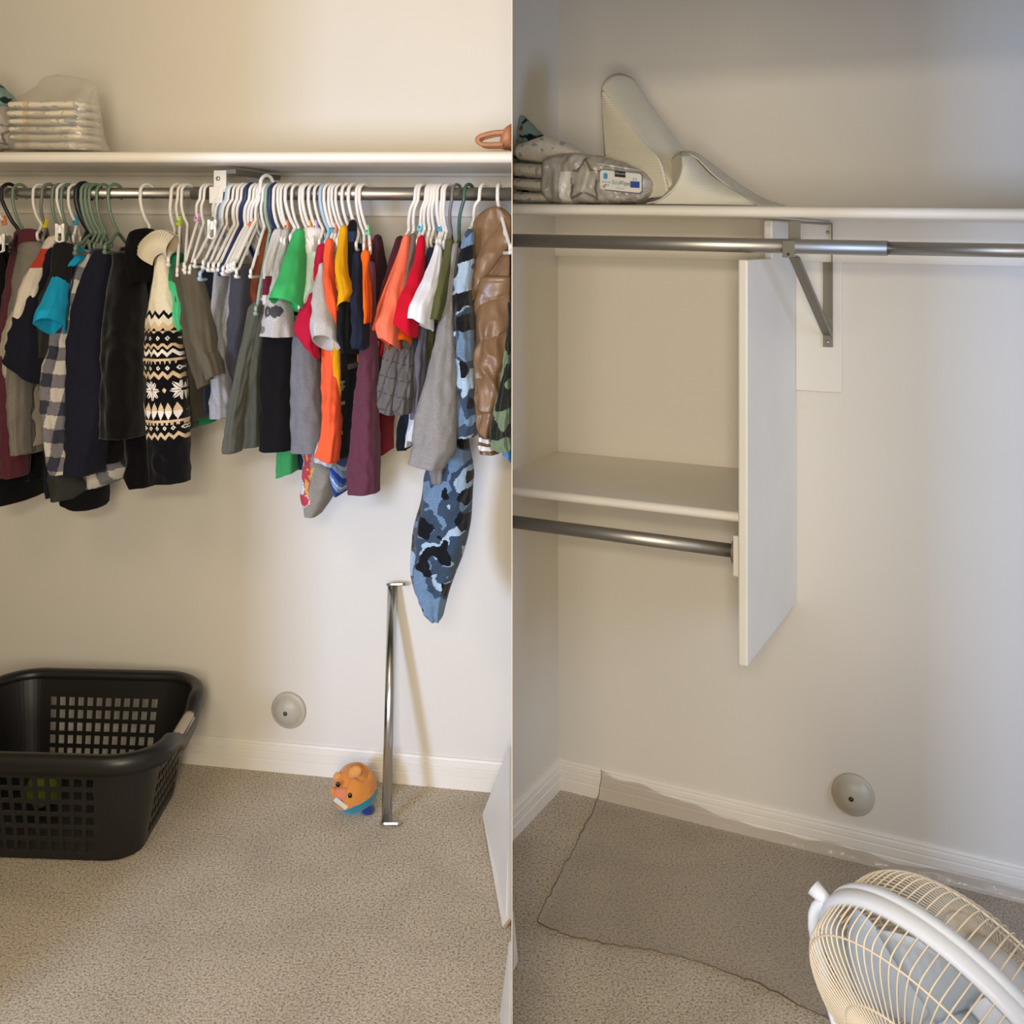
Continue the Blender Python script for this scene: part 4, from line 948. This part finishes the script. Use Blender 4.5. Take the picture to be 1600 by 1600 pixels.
# boards on edge at the partition
M['board'] = noisy(mat('melamine_board', rough=.4), srgb('#dad4c8'), srgb('#e0dbd0'), 4, 2)
M['board_edge'] = mat('raw_board_edge', srgb('#a88c5f'), .8)
def board(pts, n, th, label, edge=True):
    n = Vector(n).normalized(); a = [Vector(p) for p in pts]; c = sum(a, V(0, 0, 0))/len(a)
    t = thing('board', label, 'board', a[0])
    mb = MB(); mb.prism(a, [p+n*th for p in a]); o = mb.build('panel', M['board'], t)
    mb = MB(); q = [p+(c-p).normalized()*-.0008 for p in a]
    m = len(a)
    for i in range(m):
        if abs(a[i].x) < .003 and abs(a[(i+1) % m].x) < .003: continue
        p0, p1 = a[i], a[(i+1) % m]; out = ((p0+p1)/2-c); out -= (p1-p0).normalized()*out.dot((p1-p0).normalized()); out.normalize()
        e = out*.0007; mb.add([p0+e, p1+e, p1+e+n*th, p0+e+n*th, p0, p1, p1+n*th, p0+n*th], [(0, 1, 2, 3), (4, 7, 6, 5), (0, 4, 5, 1), (3, 2, 6, 7), (0, 3, 7, 4), (1, 5, 6, 2)])
    mb.build('edge_band', M['board_edge'], t)
    return t
A_, B_, C_, D_ = ground(757, 1275), ground(789, 1452), facing(800, 1168, 2.905), ground(800, 1447)
A_ = V(A_.x, A_.y, .002); B_ = V(B_.x, B_.y, .002); C_ = V(-T-.001, 2.905, C_.z); D_ = V(-T-.001, 2.43, .012)
nn = (B_-A_).cross(C_-A_).normalized(); nn = -nn if nn.x < 0 else nn
board([A_, B_, D_, C_], nn*-1 if False else V(-.92, 0, .39), .006, 'white board standing on the carpet and leaning at the right edge of the left closet')
A2, B2 = ground(784, 1588), ground(790, 1700); board([V(A2.x, A2.y, .002), V(B2.x, B2.y, .002), V(-T-.001, B2.y, .10), V(-T-.001, 2.16, .135)], V(-.95, 0, .2), .004, 'pale board corner at the bottom edge beside the partition in the left closet')
A3, B3 = ground(808, 1503), ground(803, 1518); board([V(A3.x, A3.y, .002), V(T+.001, B3.y, .002), V(T+.001, 2.36, .075)], V(.9, -.3, .1), .002, 'pale board corner low beside the partition in the right closet')
# ------------------------------------------------------------------ left shelf: diapers, wipes, handbag
def film(name, tint=(.95, .93, .9), gloss=.12, milky=.10, rough=.15, bump=True):
    m = bpy.data.materials.new(name); m.use_nodes = True; nt = m.node_tree; nt.nodes.clear()
    out = nt.nodes.new('ShaderNodeOutputMaterial'); tr = nt.nodes.new('ShaderNodeBsdfTransparent'); tr.inputs[0].default_value = (*tint, 1)
    gl = nt.nodes.new('ShaderNodeBsdfGlossy'); gl.inputs['Roughness'].default_value = rough; df = nt.nodes.new('ShaderNodeBsdfTranslucent'); df.inputs[0].default_value = (.8, .77, .7, 1)
    d2 = nt.nodes.new('ShaderNodeBsdfDiffuse'); d2.inputs[0].default_value = (.8, .77, .7, 1)
    a = nt.nodes.new('ShaderNodeMixShader'); b = nt.nodes.new('ShaderNodeMixShader'); a.inputs[0].default_value = milky; b.inputs[0].default_value = gloss
    LK(m, tr.outputs[0], a.inputs[1]); LK(m, d2.outputs[0], a.inputs[2]); LK(m, a.outputs[0], b.inputs[1]); LK(m, gl.outputs[0], b.inputs[2]); LK(m, b.outputs[0], out.inputs[0])
    if bump:
        tc = nt.nodes.new('ShaderNodeTexCoord'); n = nt.nodes.new('ShaderNodeTexNoise'); n.inputs['Scale'].default_value = 28; n.inputs['Detail'].default_value = 5
        LK(m, tc.outputs['Object'], n.inputs['Vector']); bp = nt.nodes.new('ShaderNodeBump'); bp.inputs['Strength'].default_value = .5; bp.inputs['Distance'].default_value = .01
        LK(m, n.outputs[0], bp.inputs['Height']); LK(m, bp.outputs[0], gl.inputs['Normal'])
    return m
M['clear_bag'] = film('clear_bag_film', (.96, .95, .92), .13, .26)
M['diaper'] = cloth('diaper_cover', .8, .5, 160, .1, .06)
def pillow(name, sec, fr, v, dv, col, m, parent=None, hard=2.6, seg=36, step=2.5, amp=.0025, seed=0, xmin=None, label=None, cat=None, group=None, dvf=None):
    """a soft pack laid along the wall: sec = sections (x, top y, bottom y) in the photograph's frame"""
    n = len(sec); K = int((sec[-1][0]-sec[0][0])/step)+1; vs = []; inf = []; f = []; cl = []
    for i in range(K+1):
        x = lerp(sec[0][0], sec[-1][0], i/K)
        for j in range(n-1):
            if x <= sec[j+1][0]+1e-6: break
        t = sm((x-sec[j][0])/(sec[j+1][0]-sec[j][0])) if False else (x-sec[j][0])/(sec[j+1][0]-sec[j][0])
        yt, yb = lerp(sec[j][1], sec[j+1][1], t), lerp(sec[j][2], sec[j+1][2], t)
        e = min(1, min(i, K-i)*step/14); dd = dv*(math.sqrt(max(.03, 1-(1-e)**2)))
        for k in range(seg):
            w = 2*math.pi*k/seg; c, s = math.cos(w), math.sin(w); cx = math.copysign(abs(c)**(2/hard), c); cy = math.copysign(abs(s)**(2/hard), s)
            py = lerp(yt, yb, (1-cy)/2); px = x if xmin is None else max(x, xmin)
            p = fr.ray(px, py, v); nz = noise.noise(V(x*.05+seed, cx*1.5, cy*2))+.5*noise.noise(V(x*.13+seed, cx*3, cy*4))
            q_ = p+fr.n*(cx*dd+nz*amp*2*c)+V(0, 0, nz*amp*s)
            if xmin is not None: q_.x = max(q_.x, T+.0015)
            vs.append(q_); inf.append((px, py, cx))
    for i in range(K):
        for k in range(seg):
            q = (i*seg+k, i*seg+(k+1) % seg, (i+1)*seg+(k+1) % seg, (i+1)*seg+k); f.append(q)
            x, y = sum(inf[z][0] for z in q)/4, sum(inf[z][1] for z in q)/4; cl.append(col(x, y) if callable(col) else H(col))
    f += [tuple(range(seg-1, -1, -1)), tuple(K*seg+k for k in range(seg))]; cl += [cl[0], cl[-1]]
    o = mesh(name, vs, f, m, parent, True, cl)
    if label: tag(o, label, cat, group)
    return o
def diaper_col(seed):
    def g(x, y):
        n = noise.noise(V(x*.10, y*.12, seed)); m = noise.noise(V(x*.13+5, y*.15, seed+3))
        if n > .42: return H('#aeb4b6')
        if m > .50: return H('#a9bf8d')
        if 57 < x < 66 and x < 200: return H('#d8c39c')
        return H('#e3d8c4')
    return g
DY_ = [(160, 173.6, 24, 146), (174.2, 186.4, 22, 148), (187, 198.4, 24, 147), (199, 210.4, 25, 149), (211, 222.4, 27, 150), (223, 235.6, 34, 148)]
names = ['topmost', 'second', 'third', 'fourth', 'fifth', 'bottom']
for i, (y0, y1, x0, x1) in enumerate(DY_):
    pillow('diaper', [(x0, y0+6, y1-5), (x0+5, y0+1, y1-1), (x0+30, y0, y1), ((x0+x1)/2, y0+1, y1), (x1-20, y0-1, y1), (x1-4, y0+2, y1-2), (x1, y0+6, y1-5)], L, .29, .06, diaper_col(i*1.7), M['diaper'], None, 2.8, seed=i, amp=.0011,
           label='%s white printed diaper of the stack inside the clear bag' % names[i], cat='diaper', group='diapers stacked in the clear bag')
mb_ = loft('plastic_bag', [(117, 86, 96), (119, 74, 112), (126, 64, 140), (136, 56, 152), (148, 40, 151), (160, 20, 152), (180, 18, 155), (210, 19, 158), (228, 20, 163), (236.4, 24, 168)], (.29, .29), (.012, .055, .078), (.8, .8, .8), M['clear_bag'], None, seg=60, step=3, fold=.004, nf=6, seed=5, open_=False)
tag(mb_, 'clear plastic bag holding a stack of diapers on the left shelf', 'plastic bag')
def starry(cx, cy, r, base, ink):
    def g(x, y):
        dx, dy = x-cx, y-cy; R_ = math.hypot(dx, dy)
        a = (math.atan2(dx, -dy) % (2*math.pi/5))-math.pi/5; k = R_*math.cos(math.pi/5-abs(a))
        e = R_*(math.cos(abs(a)-math.pi/5)+ .72*math.sin(abs(math.pi/5-abs(a))))/1.0
        e = R_*(math.cos(math.pi/5-abs(a))*.55+ math.sin(math.pi/5-abs(a))*1.0)
        return H(ink) if .50*r < e < .63*r else H(base)
    return g
M['pack'] = cloth('wipes_pack_film', .32, .1, 60, 0, .05)
o = pillow('wipes_pack', [(-40, 175, 236), (-20, 168, 236), (8, 166, 236), (17, 172, 235), (22, 188, 234), (25, 205, 228)], L, .31, .05, starry(6, 208, 24, '#aaa39a', '#6e675e'), M['pack'], step=.8, seg=90, seed=3, amp=.004)
tag(o, 'grey wipes pack with a star outline at the left end of the left shelf', 'wipes pack')
def leafy(x, y):
    n = noise.noise(V(x*.09, y*.10, 6.1)); return H('#26322f') if n > .22 else H('#7e9c96')
o = pillow('wet_bag', [(-40, 120, 168), (-10, 126, 172), (6, 140, 172), (15, 152, 170), (19, 158, 166)], L, .27, .04, leafy, M['jersey'], step=1.0, seg=70, seed=6, amp=.004)
tag(o, 'teal leaf printed bag lying on the grey wipes pack', 'bag')
# brown handbag
M['leather'] = noisy(mat('brown_leather', rough=.5), srgb('#a8704c'), srgb('#b67c56'), 30, 3, .2, 120)
c = L.ray(790, 234, .30); t = thing('handbag', 'brown leather handbag with looped straps at the right end of the left shelf', 'handbag', c)
o = pillow('body', [(783, 216, 232), (788, 206, 233), (794, 199, 234), (800, 195, 234), (812, 193, 234)], L, .30, .06, '#a8704c', M['leather'], t, step=1.5, amp=.004); clip_x(o, -T, -1)
for k, (pts, vv) in enumerate((([(792, 206), (776, 207), (760, 210), (749, 214), (746, 219), (752, 225), (768, 226), (786, 225)], .35), ([(792, 208), (778, 210), (764, 213), (752, 217), (750, 222), (758, 228), (772, 229), (788, 228)], .33))):
    mb = MB(); mb.tube(spline([L.ray(x, y, vv) for x, y in pts], 5), .0035, 8, flat=1.7); mb.build('strap', M['leather'], t, True)
# ------------------------------------------------------------------ right shelf
XR0 = 800.9
def toucan(x, y):
    n = noise.noise(V(x*.075, y*.075, 2.2)); m = noise.noise(V(x*.11+4, y*.10, 9.2))
    if n > .20: return H('#1f2623')
    if m > .34: return H('#8e4a37')
    return H('#8aa19c')
o = pillow('wet_bag', [(XR0, 164, 318), (808, 170, 318), (822, 186, 317), (838, 202, 300), (852, 216, 270), (860, 224, 240)], R, .22, .045, toucan, M['jersey'], step=1.0, seg=90, seed=2, amp=.006, xmin=XR0)
tag(o, 'teal printed bag at the left end of the right upper shelf', 'bag')
def dcol(seed, tree=False):
    def g(x, y):
        if tree and math.hypot((x-823)/5.5, (y-297)/5) < 1: return H('#8fae7c')
        n = noise.noise(V(x*.10, y*.12, seed)); return H('#9aa3ad') if n > .40 else H('#d5cdbd')
    return g
for i, (sec, vv, lb, tr) in enumerate((
    ([(808, 236, 242), (816, 226, 251), (840, 217, 254), (856, 212, 255), (885, 223, 258), (908, 236, 256), (912, 243, 251)], .33, 'topmost tilted printed diaper on the right upper shelf', False),
    ([(804, 260, 270), (809, 254, 276), (830, 256, 278), (852, 257, 280), (866, 259, 280), (872, 264, 277)], .335, 'middle diaper of the small stack beside the grey wipes pack', False),
    ([(804, 282, 290), (810, 278, 296), (836, 280, 299), (860, 282, 300), (868, 286, 297)], .34, 'third diaper of the small stack beside the grey wipes pack', False),
    ([(803, 304, 311), (808, 299, 316), (830, 301, 318), (858, 302, 318), (872, 305, 315)], .345, 'bottom diaper with a small green tree beside the grey wipes pack', True))):
    pillow('diaper', sec, R, vv, .045, dcol(i*2.3, tr), M['diaper'], None, 2.6, step=1.5, seg=56, seed=i+3, amp=.0014, xmin=XR0, label=lb, cat='diaper', group='loose diapers on the right shelf')
# wipes pack with printed front
def wcol(x, y):
    if 888 < x-(y-290)*-.04 < 905 and y > 268: return H('#ddd8cc')
    return starry(926, 283, 33, '#a8a297', '#6f6a62')(x, y) if x > 905 else H('#a29c91')
WV, WD = .37, .052
t = thing('wipes_pack', 'grey baby wipes pack with a white label lying before the rolled liner', 'wipes pack', R.ray(940, 316, WV))
pillow('body', [(852, 262, 286), (857, 252, 308), (866, 246, 316), (880, 241, 318), (900, 239, 318.5), (940, 245, 318.5), (975, 254, 318.5), (1002, 264, 317), (1016, 273, 310), (1024, 282, 303), (1028, 290, 297)], R, WV, WD, wcol, M['pack'], t, 4.0, 110, .9, .004, 5)
M['label_white'] = mat('label_white', srgb('#dcd8cc'), .4); M['ink_navy'] = mat('ink_navy', srgb('#2c4272'), .5); M['ink_black'] = mat('ink_black', srgb('#1d1a18'), .5)
M['ink_teal'] = mat('ink_teal', srgb('#3f9fa0'), .5); M['ink_green'] = mat('ink_green', srgb('#7fae7a'), .5); M['ink_blue'] = mat('ink_blue', srgb('#23498f'), .5); M['ink_white'] = mat('ink_white', srgb('#e8e6e0'), .5); M['ink_sky'] = mat('ink_sky', srgb('#3f95bd'), .5); M['ink_grey'] = mat('ink_grey', srgb('#5f6a7c'), .5)
FV = WV+WD+.0045
def plate(name, pts, m, off, th=.0006):
    mb = MB(); a = [R.ray(x, y, FV+off) for x, y in pts]; mb.prism(a, [p+R.n*th for p in a]); return mb.build(name, m, t)
def rrect(x0, y0, x1, y1, s0, r=4):   # rounded label that leans with the pack (s0: slope)
    P = []
    for cx, cy, a0 in ((x1-r, y0+r, -90), (x1-r, y1-r, 0), (x0+r, y1-r, 90), (x0+r, y0+r, 180)):
        for k in range(5): a = math.radians(a0+22.5*k); P.append((cx+r*math.cos(a), cy+r*math.sin(a)+(cx-x0)*s0))
    return P
plate('label_border', rrect(936, 263.5, 1004, 296.5, .105, 6), M['ink_grey'], 0)
plate('label', rrect(937.5, 265, 1002.5, 295, .105, 5), M['label_white'], .0007)
plate('logo_box', rrect(960.5, 267, 977.5, 276, .1, .6), M['ink_black'], .0014)
plate('count_box', rrect(985, 283, 999.5, 293, .06, .8), M['ink_blue'], .0014)
plate('paper_strip', [(933, 254), (1001, 265.5), (1001, 268), (933, 257)], M['label_white'], .0002)
def text(s, px, py, hpx, m, off=.002, slope=.1, name='lettering', sx=1.0):
    cu = bpy.data.curves.new('t', 'FONT'); cu.body = s; cu.size = 1.0; cu.extrude = 0; cu.align_x = 'CENTER'; cu.align_y = 'CENTER'
    ob = bpy.data.objects.new('t', cu); C.objects.link(ob); dg = bpy.context.evaluated_depsgraph_get(); me = bpy.data.meshes.new_from_object(ob.evaluated_get(dg))
    bpy.data.objects.remove(ob); vs = []
    for v in me.vertices:
        k = hpx/.72; x = px+v.co.x*k*sx; y = py-v.co.y*k+v.co.x*k*sx*slope; vs.append(R.ray(x, y, FV+off))
    fs = [tuple(p.vertices) for p in me.polygons]; bpy.data.meshes.remove(me)
    return mesh(name, vs, fs, m, t, False)
text('KIRKLAND', 969, 271.6, 3.0, M['ink_white'], sx=.95)
text('Baby', 962.5, 285.2, 7.6, M['ink_teal'], sx=.62)
text('Wipes', 976, 286.6, 7.6, M['ink_navy'], sx=.62)
text('FRAGRANCE', 947.5, 284.6, 2.4, M['ink_grey'], sx=.8); text('FREE', 948, 289, 2.6, M['ink_grey'])
text('SENSITIVE', 969, 294.5, 2.4, M['ink_green'], sx=.95)
text('6X', 992, 280.2, 5, M['ink_sky'], sx=.9)
plate('drop_mark', rrect(943, 270, 949.5, 279.5, .1, 2.5), M['ink_sky'], .0014)
for a_, b_ in ((934, 952), (959, 976), (981, 1000)):
    text('TEXTURED' if a_ < 940 else ('THICKER' if a_ < 970 else 'STRONGER'), (a_+b_)/2, 257.2+((a_+b_)/2-940)*.155, 3.4, M['ink_navy'], .004, .155, sx=.85)
# rolled ribbed shelf liner
def liner():
    m = mat('ribbed_liner', srgb('#d9d4c0'), .5); b = m.node_tree.nodes['Principled BSDF']; uv = N(m, 'ShaderNodeUVMap')
    w = N(m, 'ShaderNodeTexWave', Scale=1.0, Distortion=0); w.bands_direction = 'X'; LK(m, uv.outputs[0], w.inputs['Vector'])
    bp = N(m, 'ShaderNodeBump', Strength=.35, Distance=.002); LK(m, w.outputs[1], bp.inputs['Height']); LK(m, bp.outputs[0], b.inputs['Normal'])
    t = thing('shelf_liner', 'cream ribbed shelf liner sheet rolled into a loose cone on the upper shelf', 'shelf liner', R.ray(1050, 320, .28))
    def sheet(name, A, B, nu=40, nv=24, bulge=0, ribs=60):
        A = spline(A, 10); B = spline(B, 10); n = max(len(A), len(B)); v = []; uvs = []; f = []
        for i in range(n):
            a = A[min(int(i*(len(A)-1)/(n-1)), len(A)-1)]; bb = B[min(int(i*(len(B)-1)/(n-1)), len(B)-1)]
            for k in range(nv+1):
                s = k/nv; v.append(a.lerp(bb, s)+R.n*bulge*math.sin(s*math.pi)); uvs.append((i/n*ribs*.3, s))
        for i in range(n-1):
            for k in range(nv): f.append((i*(nv+1)+k, i*(nv+1)+k+1, (i+1)*(nv+1)+k+1, (i+1)*(nv+1)+k))
        o = mesh(name, v, f, m, t, True, None, uvs); md = o.modifiers.new('gauge', 'SOLIDIFY'); md.thickness = .0022; md.offset = 0; return o
    P = R.ray
    # one sheet: its top end curls round in a loop, its foot runs down to the shelf
    sheet('roll', [P(939, 152, .30), P(941, 132, .285), P(952, 119, .25), P(966, 115, .21), P(984, 120, .18), P(998, 134, .17), P(1006, 152, .185)],
                  [P(1047, 302, .40), P(1050, 286, .40), P(1054, 268, .36), P(1060, 250, .32), P(1064, 240, .28), P(1067, 236, .25), P(1072, 238, .23)], bulge=.006)
    sheet('front_leaf', [P(940, 145, .30), P(941, 180, .31), P(943, 215, .32), P(945, 250, .33), P(947, 317, .33)],
                        [P(943, 142, .30), P(975, 182, .335), P(1006, 222, .37), P(1032, 252, .40), P(1046, 306, .41)], bulge=.004, ribs=48)
    sheet('end_curl', [P(1064, 243, .385), P(1058, 241, .36), P(1050, 250, .34), P(1046, 268, .34), P(1047, 286, .36), P(1040, 304, .40), P(1022, 316, .41)],
                      [P(1068, 246, .40), P(1067, 262, .41), P(1062, 280, .42), P(1052, 296, .425), P(1040, 306, .427), P(1028, 314, .427), P(1010, 318, .427)], nv=16)
    sheet('foot', [P(1066, 244, .40), P(1064, 268, .41), P(1056, 290, .42), P(1042, 306, .42), P(1020, 318.5, .42)],
                  [P(1084, 243, .32), P(1110, 272, .34), P(1140, 293, .36), P(1165, 308, .37), P(1182, 321, .37)], bulge=.012)
    sheet('tail', [P(1062, 236, .24), P(1085, 238, .24), P(1112, 256, .24), P(1150, 284, .26), P(1190, 309, .27), P(1226, 321, .28)],
                  [P(1076, 240, .34), P(1092, 250, .34), P(1116, 274, .35), P(1148, 298, .36), P(1172, 313, .36), P(1186, 321.5, .36)], nv=14, bulge=.004)
liner()
# ------------------------------------------------------------------ right floor: plastic film
M['drop_film'] = film('drop_cloth_film', (.85, .82, .78), .07, .10, .18)
def dropcloth():
    back = [(936, 1256), (1000, 1272), (1100, 1297), (1200, 1322), (1300, 1347), (1400, 1372), (1500, 1397), (1640, 1431)]
    front = [(838, 1452), (880, 1472), (935, 1481), (1010, 1492), (1092, 1512), (1180, 1545), (1290, 1600), (1420, 1690)]
    up = [(.078, .0), (.060, 0), (.040, 0), (.024, 0), (.034, 0), (.020, 0), (.036, 0), (.03, 0)]
    rows = []; nc = 90; nr = 46
    def samp(P, s):
        q = s*(len(P)-1); i = min(int(q), len(P)-2); t = q-i; return [lerp(a, b, t) for a, b in zip(P[i], P[i+1])]
    v = []; f = []
    for r in range(nr+1):
        for c in range(nc+1):
            s = c/nc; bx, by = samp(back, s); fx, fy = samp(front, s)
            if r < 5:                                     # strip turned up against the baseboard
                g = ground(bx, by); u = R.loc(g)[0]; h = samp(up, s)[0]*(1-r/5)+.004; h *= (1+.25*noise.noise(V(u*14, r*.3, 2)))
                v.append(R.at(u, .0165+.010*(r/5)**2+.005*noise.noise(V(u*20, r*.5, 5))+.004, max(h, .005)))
            else:
                k = (r-5)/(nr-5); g = ground(lerp(bx, fx, k), lerp(by, fy, k)); cr = noise.noise(V(g.x*6, g.y*6, 1))*.006+abs(noise.noise(V(g.x*3+2, g.y*9, 4)))*.009
                lip = .006*math.exp(-((1-k)/.02)**2)+.006*math.exp(-(s/.012)**2); nv = R.loc(g)[1]
                v.append(V(g.x, g.y, .005+max(cr, -.002)+lip))
    for r in range(nr):
        for c in range(nc): a = r*(nc+1)+c; f.append((a, a+1, a+nc+2, a+nc+1))
    o = mesh('plastic_sheet', v, f, M['drop_film'], None, True); 
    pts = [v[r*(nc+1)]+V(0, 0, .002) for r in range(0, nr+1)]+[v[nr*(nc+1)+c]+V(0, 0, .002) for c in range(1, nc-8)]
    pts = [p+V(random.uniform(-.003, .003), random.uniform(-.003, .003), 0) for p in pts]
    mb = MB(); mb.tube(pts, [.0008+.0016*abs(noise.noise(p*7)) for p in pts], 5); mb.build('edge_shadow_line', mat('film_edge_shade', srgb('#65573f'), .4), o, True).matrix_parent_inverse = Matrix.Identity(4)  # film's thick edge, its shadow line put into the dark colour
    tag(o, 'clear plastic drop sheet spread over the carpet of the right closet', 'plastic sheet')
dropcloth()
# ------------------------------------------------------------------ fan in the right foreground
M['fan_white'] = mat('fan_white', srgb('#dfe3e6'), .35); M['fan_wire'] = mat('fan_wire', srgb('#e3d3b6'), .4); M['fan_blade'] = mat('fan_blade', srgb('#b9c3c9'), .35)
def fan():
    dv_ = V((1492-800)/F, 1, (HZ-1612)/F); c = V(0, 0, EYE)+dv_*1.5; d = dv_.normalized(); rt = d.cross(V(0, 0, 1)).normalized(); upv = rt.cross(d)
    m = (rt*-.57+upv*-.82).normalized(); n = (-d*.36+m*.933).normalized(); e1 = (rt*.82-upv*.57).normalized(); e1 = (e1-n*e1.dot(n)).normalized(); e2 = n.cross(e1)
    Rr = .203; P = lambda r, a, h: c+(e1*math.cos(a)+e2*math.sin(a))*r+n*h
    t = thing('fan', 'white floor fan with wire cage in the right foreground', 'fan', V(c.x, c.y, 0))
    mb = MB(); prof = [(Rr-.004, -.017), (Rr+.006, -.017), (Rr+.009, -.010), (Rr+.009, -.004), (Rr+.006, -.003), (Rr+.009, -.001), (Rr+.009, .012), (Rr+.006, .018), (Rr-.004, .018)]; K = 96; v = []; f = []
    for i in range(K):
        for r, h in prof: v.append(P(r, 2*math.pi*i/K, h))
    q = len(prof)
    for i in range(K):
        for k in range(q): f.append((i*q+k, i*q+(k+1) % q, ((i+1) % K)*q+(k+1) % q, ((i+1) % K)*q+k))
    mb.add(v, f); mb.build('rim', M['fan_white'], t, True)
    for nm, sg, prof in (('front_grille', 1, [(Rr, .008), (Rr-.003, .045), (Rr-.012, .062), (Rr-.04, .076), (.11, .088), (.05, .094)]), ('rear_grille', -1, [(Rr, -.008), (Rr-.006, -.05), (Rr-.022, -.075), (Rr-.06, -.098), (.09, -.112), (.05, -.115)])):
        mb = MB(); nW = 84
        for i in range(nW):
            a = 2*math.pi*i/nW; mb.tube(spline([P(r, a, h) for r, h in prof], 3), .0013, 5)
        for r, h in ((prof[2][0]-.0, prof[2][1]), (prof[4][0], prof[4][1]), (.052, prof[5][1])):
            mb.tube([P(r, 2*math.pi*k/64, h) for k in range(64)], .0017, 5, True)
        mb.build(nm, M['fan_wire'], t, True)
    mb = MB(); mb.lathe(c+n*.088, n, [(.055, 0), (.055, .008), (.045, .012)], 32); mb.build('badge', M['fan_white'], t, True)
    mb = MB(); mb.lathe(c-n*.115, n, [(.03, 0), (.055, .004), (.06, .05), (.05, .09)], 32); mb.build('motor', M['fan_white'], t, True)
    mb = MB(); mb.lathe(c-n*.02, n, [(.035, 0), (.035, .05), (.02, .06)], 24); mb.build('hub', M['fan_blade'], t, True)
    for b in range(4):
        v = []; f = []; a0 = b*math.pi/2+.4
        for i in range(9):
            r = lerp(.03, Rr-.025, i/8); wd = lerp(.35, .62, math.sin(i/8*math.pi*.6))
            for k in range(7):
                s = k/6-.5; v.append(P(r, a0+s*wd*1.5, -.0+s*.045))
        for i in range(8):
            for k in range(6): f.append((i*7+k, i*7+k+1, (i+1)*7+k+1, (i+1)*7+k))
        o = mesh('blade', v, f, M['fan_blade'], t); md = o.modifiers.new('gauge', 'SOLIDIFY'); md.thickness = .002
    # stand
    bx = V(c.x, c.y, 0); mb = MB(); mb.lathe(bx+V(0, 0, .001), V(0, 0, 1), [(.15, 0), (.15, .012), (.13, .022), (.03, .03), (.025, .05)], 40); mb.build('base', M['fan_white'], t, True)
    kL = c+e1*-(Rr+.012); kR = c+e1*(Rr+.012)
    mb = MB(); mb.tube(spline([kL, kL+V(0, 0, -.08)-e1*.015, bx+V(0, 0, .10)-e1*.1, bx+V(0, 0, .045)], 6), .009, 10); mb.tube(spline([kR, kR+V(0, 0, -.03)+e1*.01, bx+V(0, 0, .08)+e1*.1, bx+V(0, 0, .045)], 6), .009, 10); mb.build('yoke', M['fan_white'], t, True)
    mb = MB(); mb.tube([kL+e1*.01, kL-e1*.022], [.008, .012], 12); mb.build('tilt_knob', M['fan_white'], t, True)
fan()
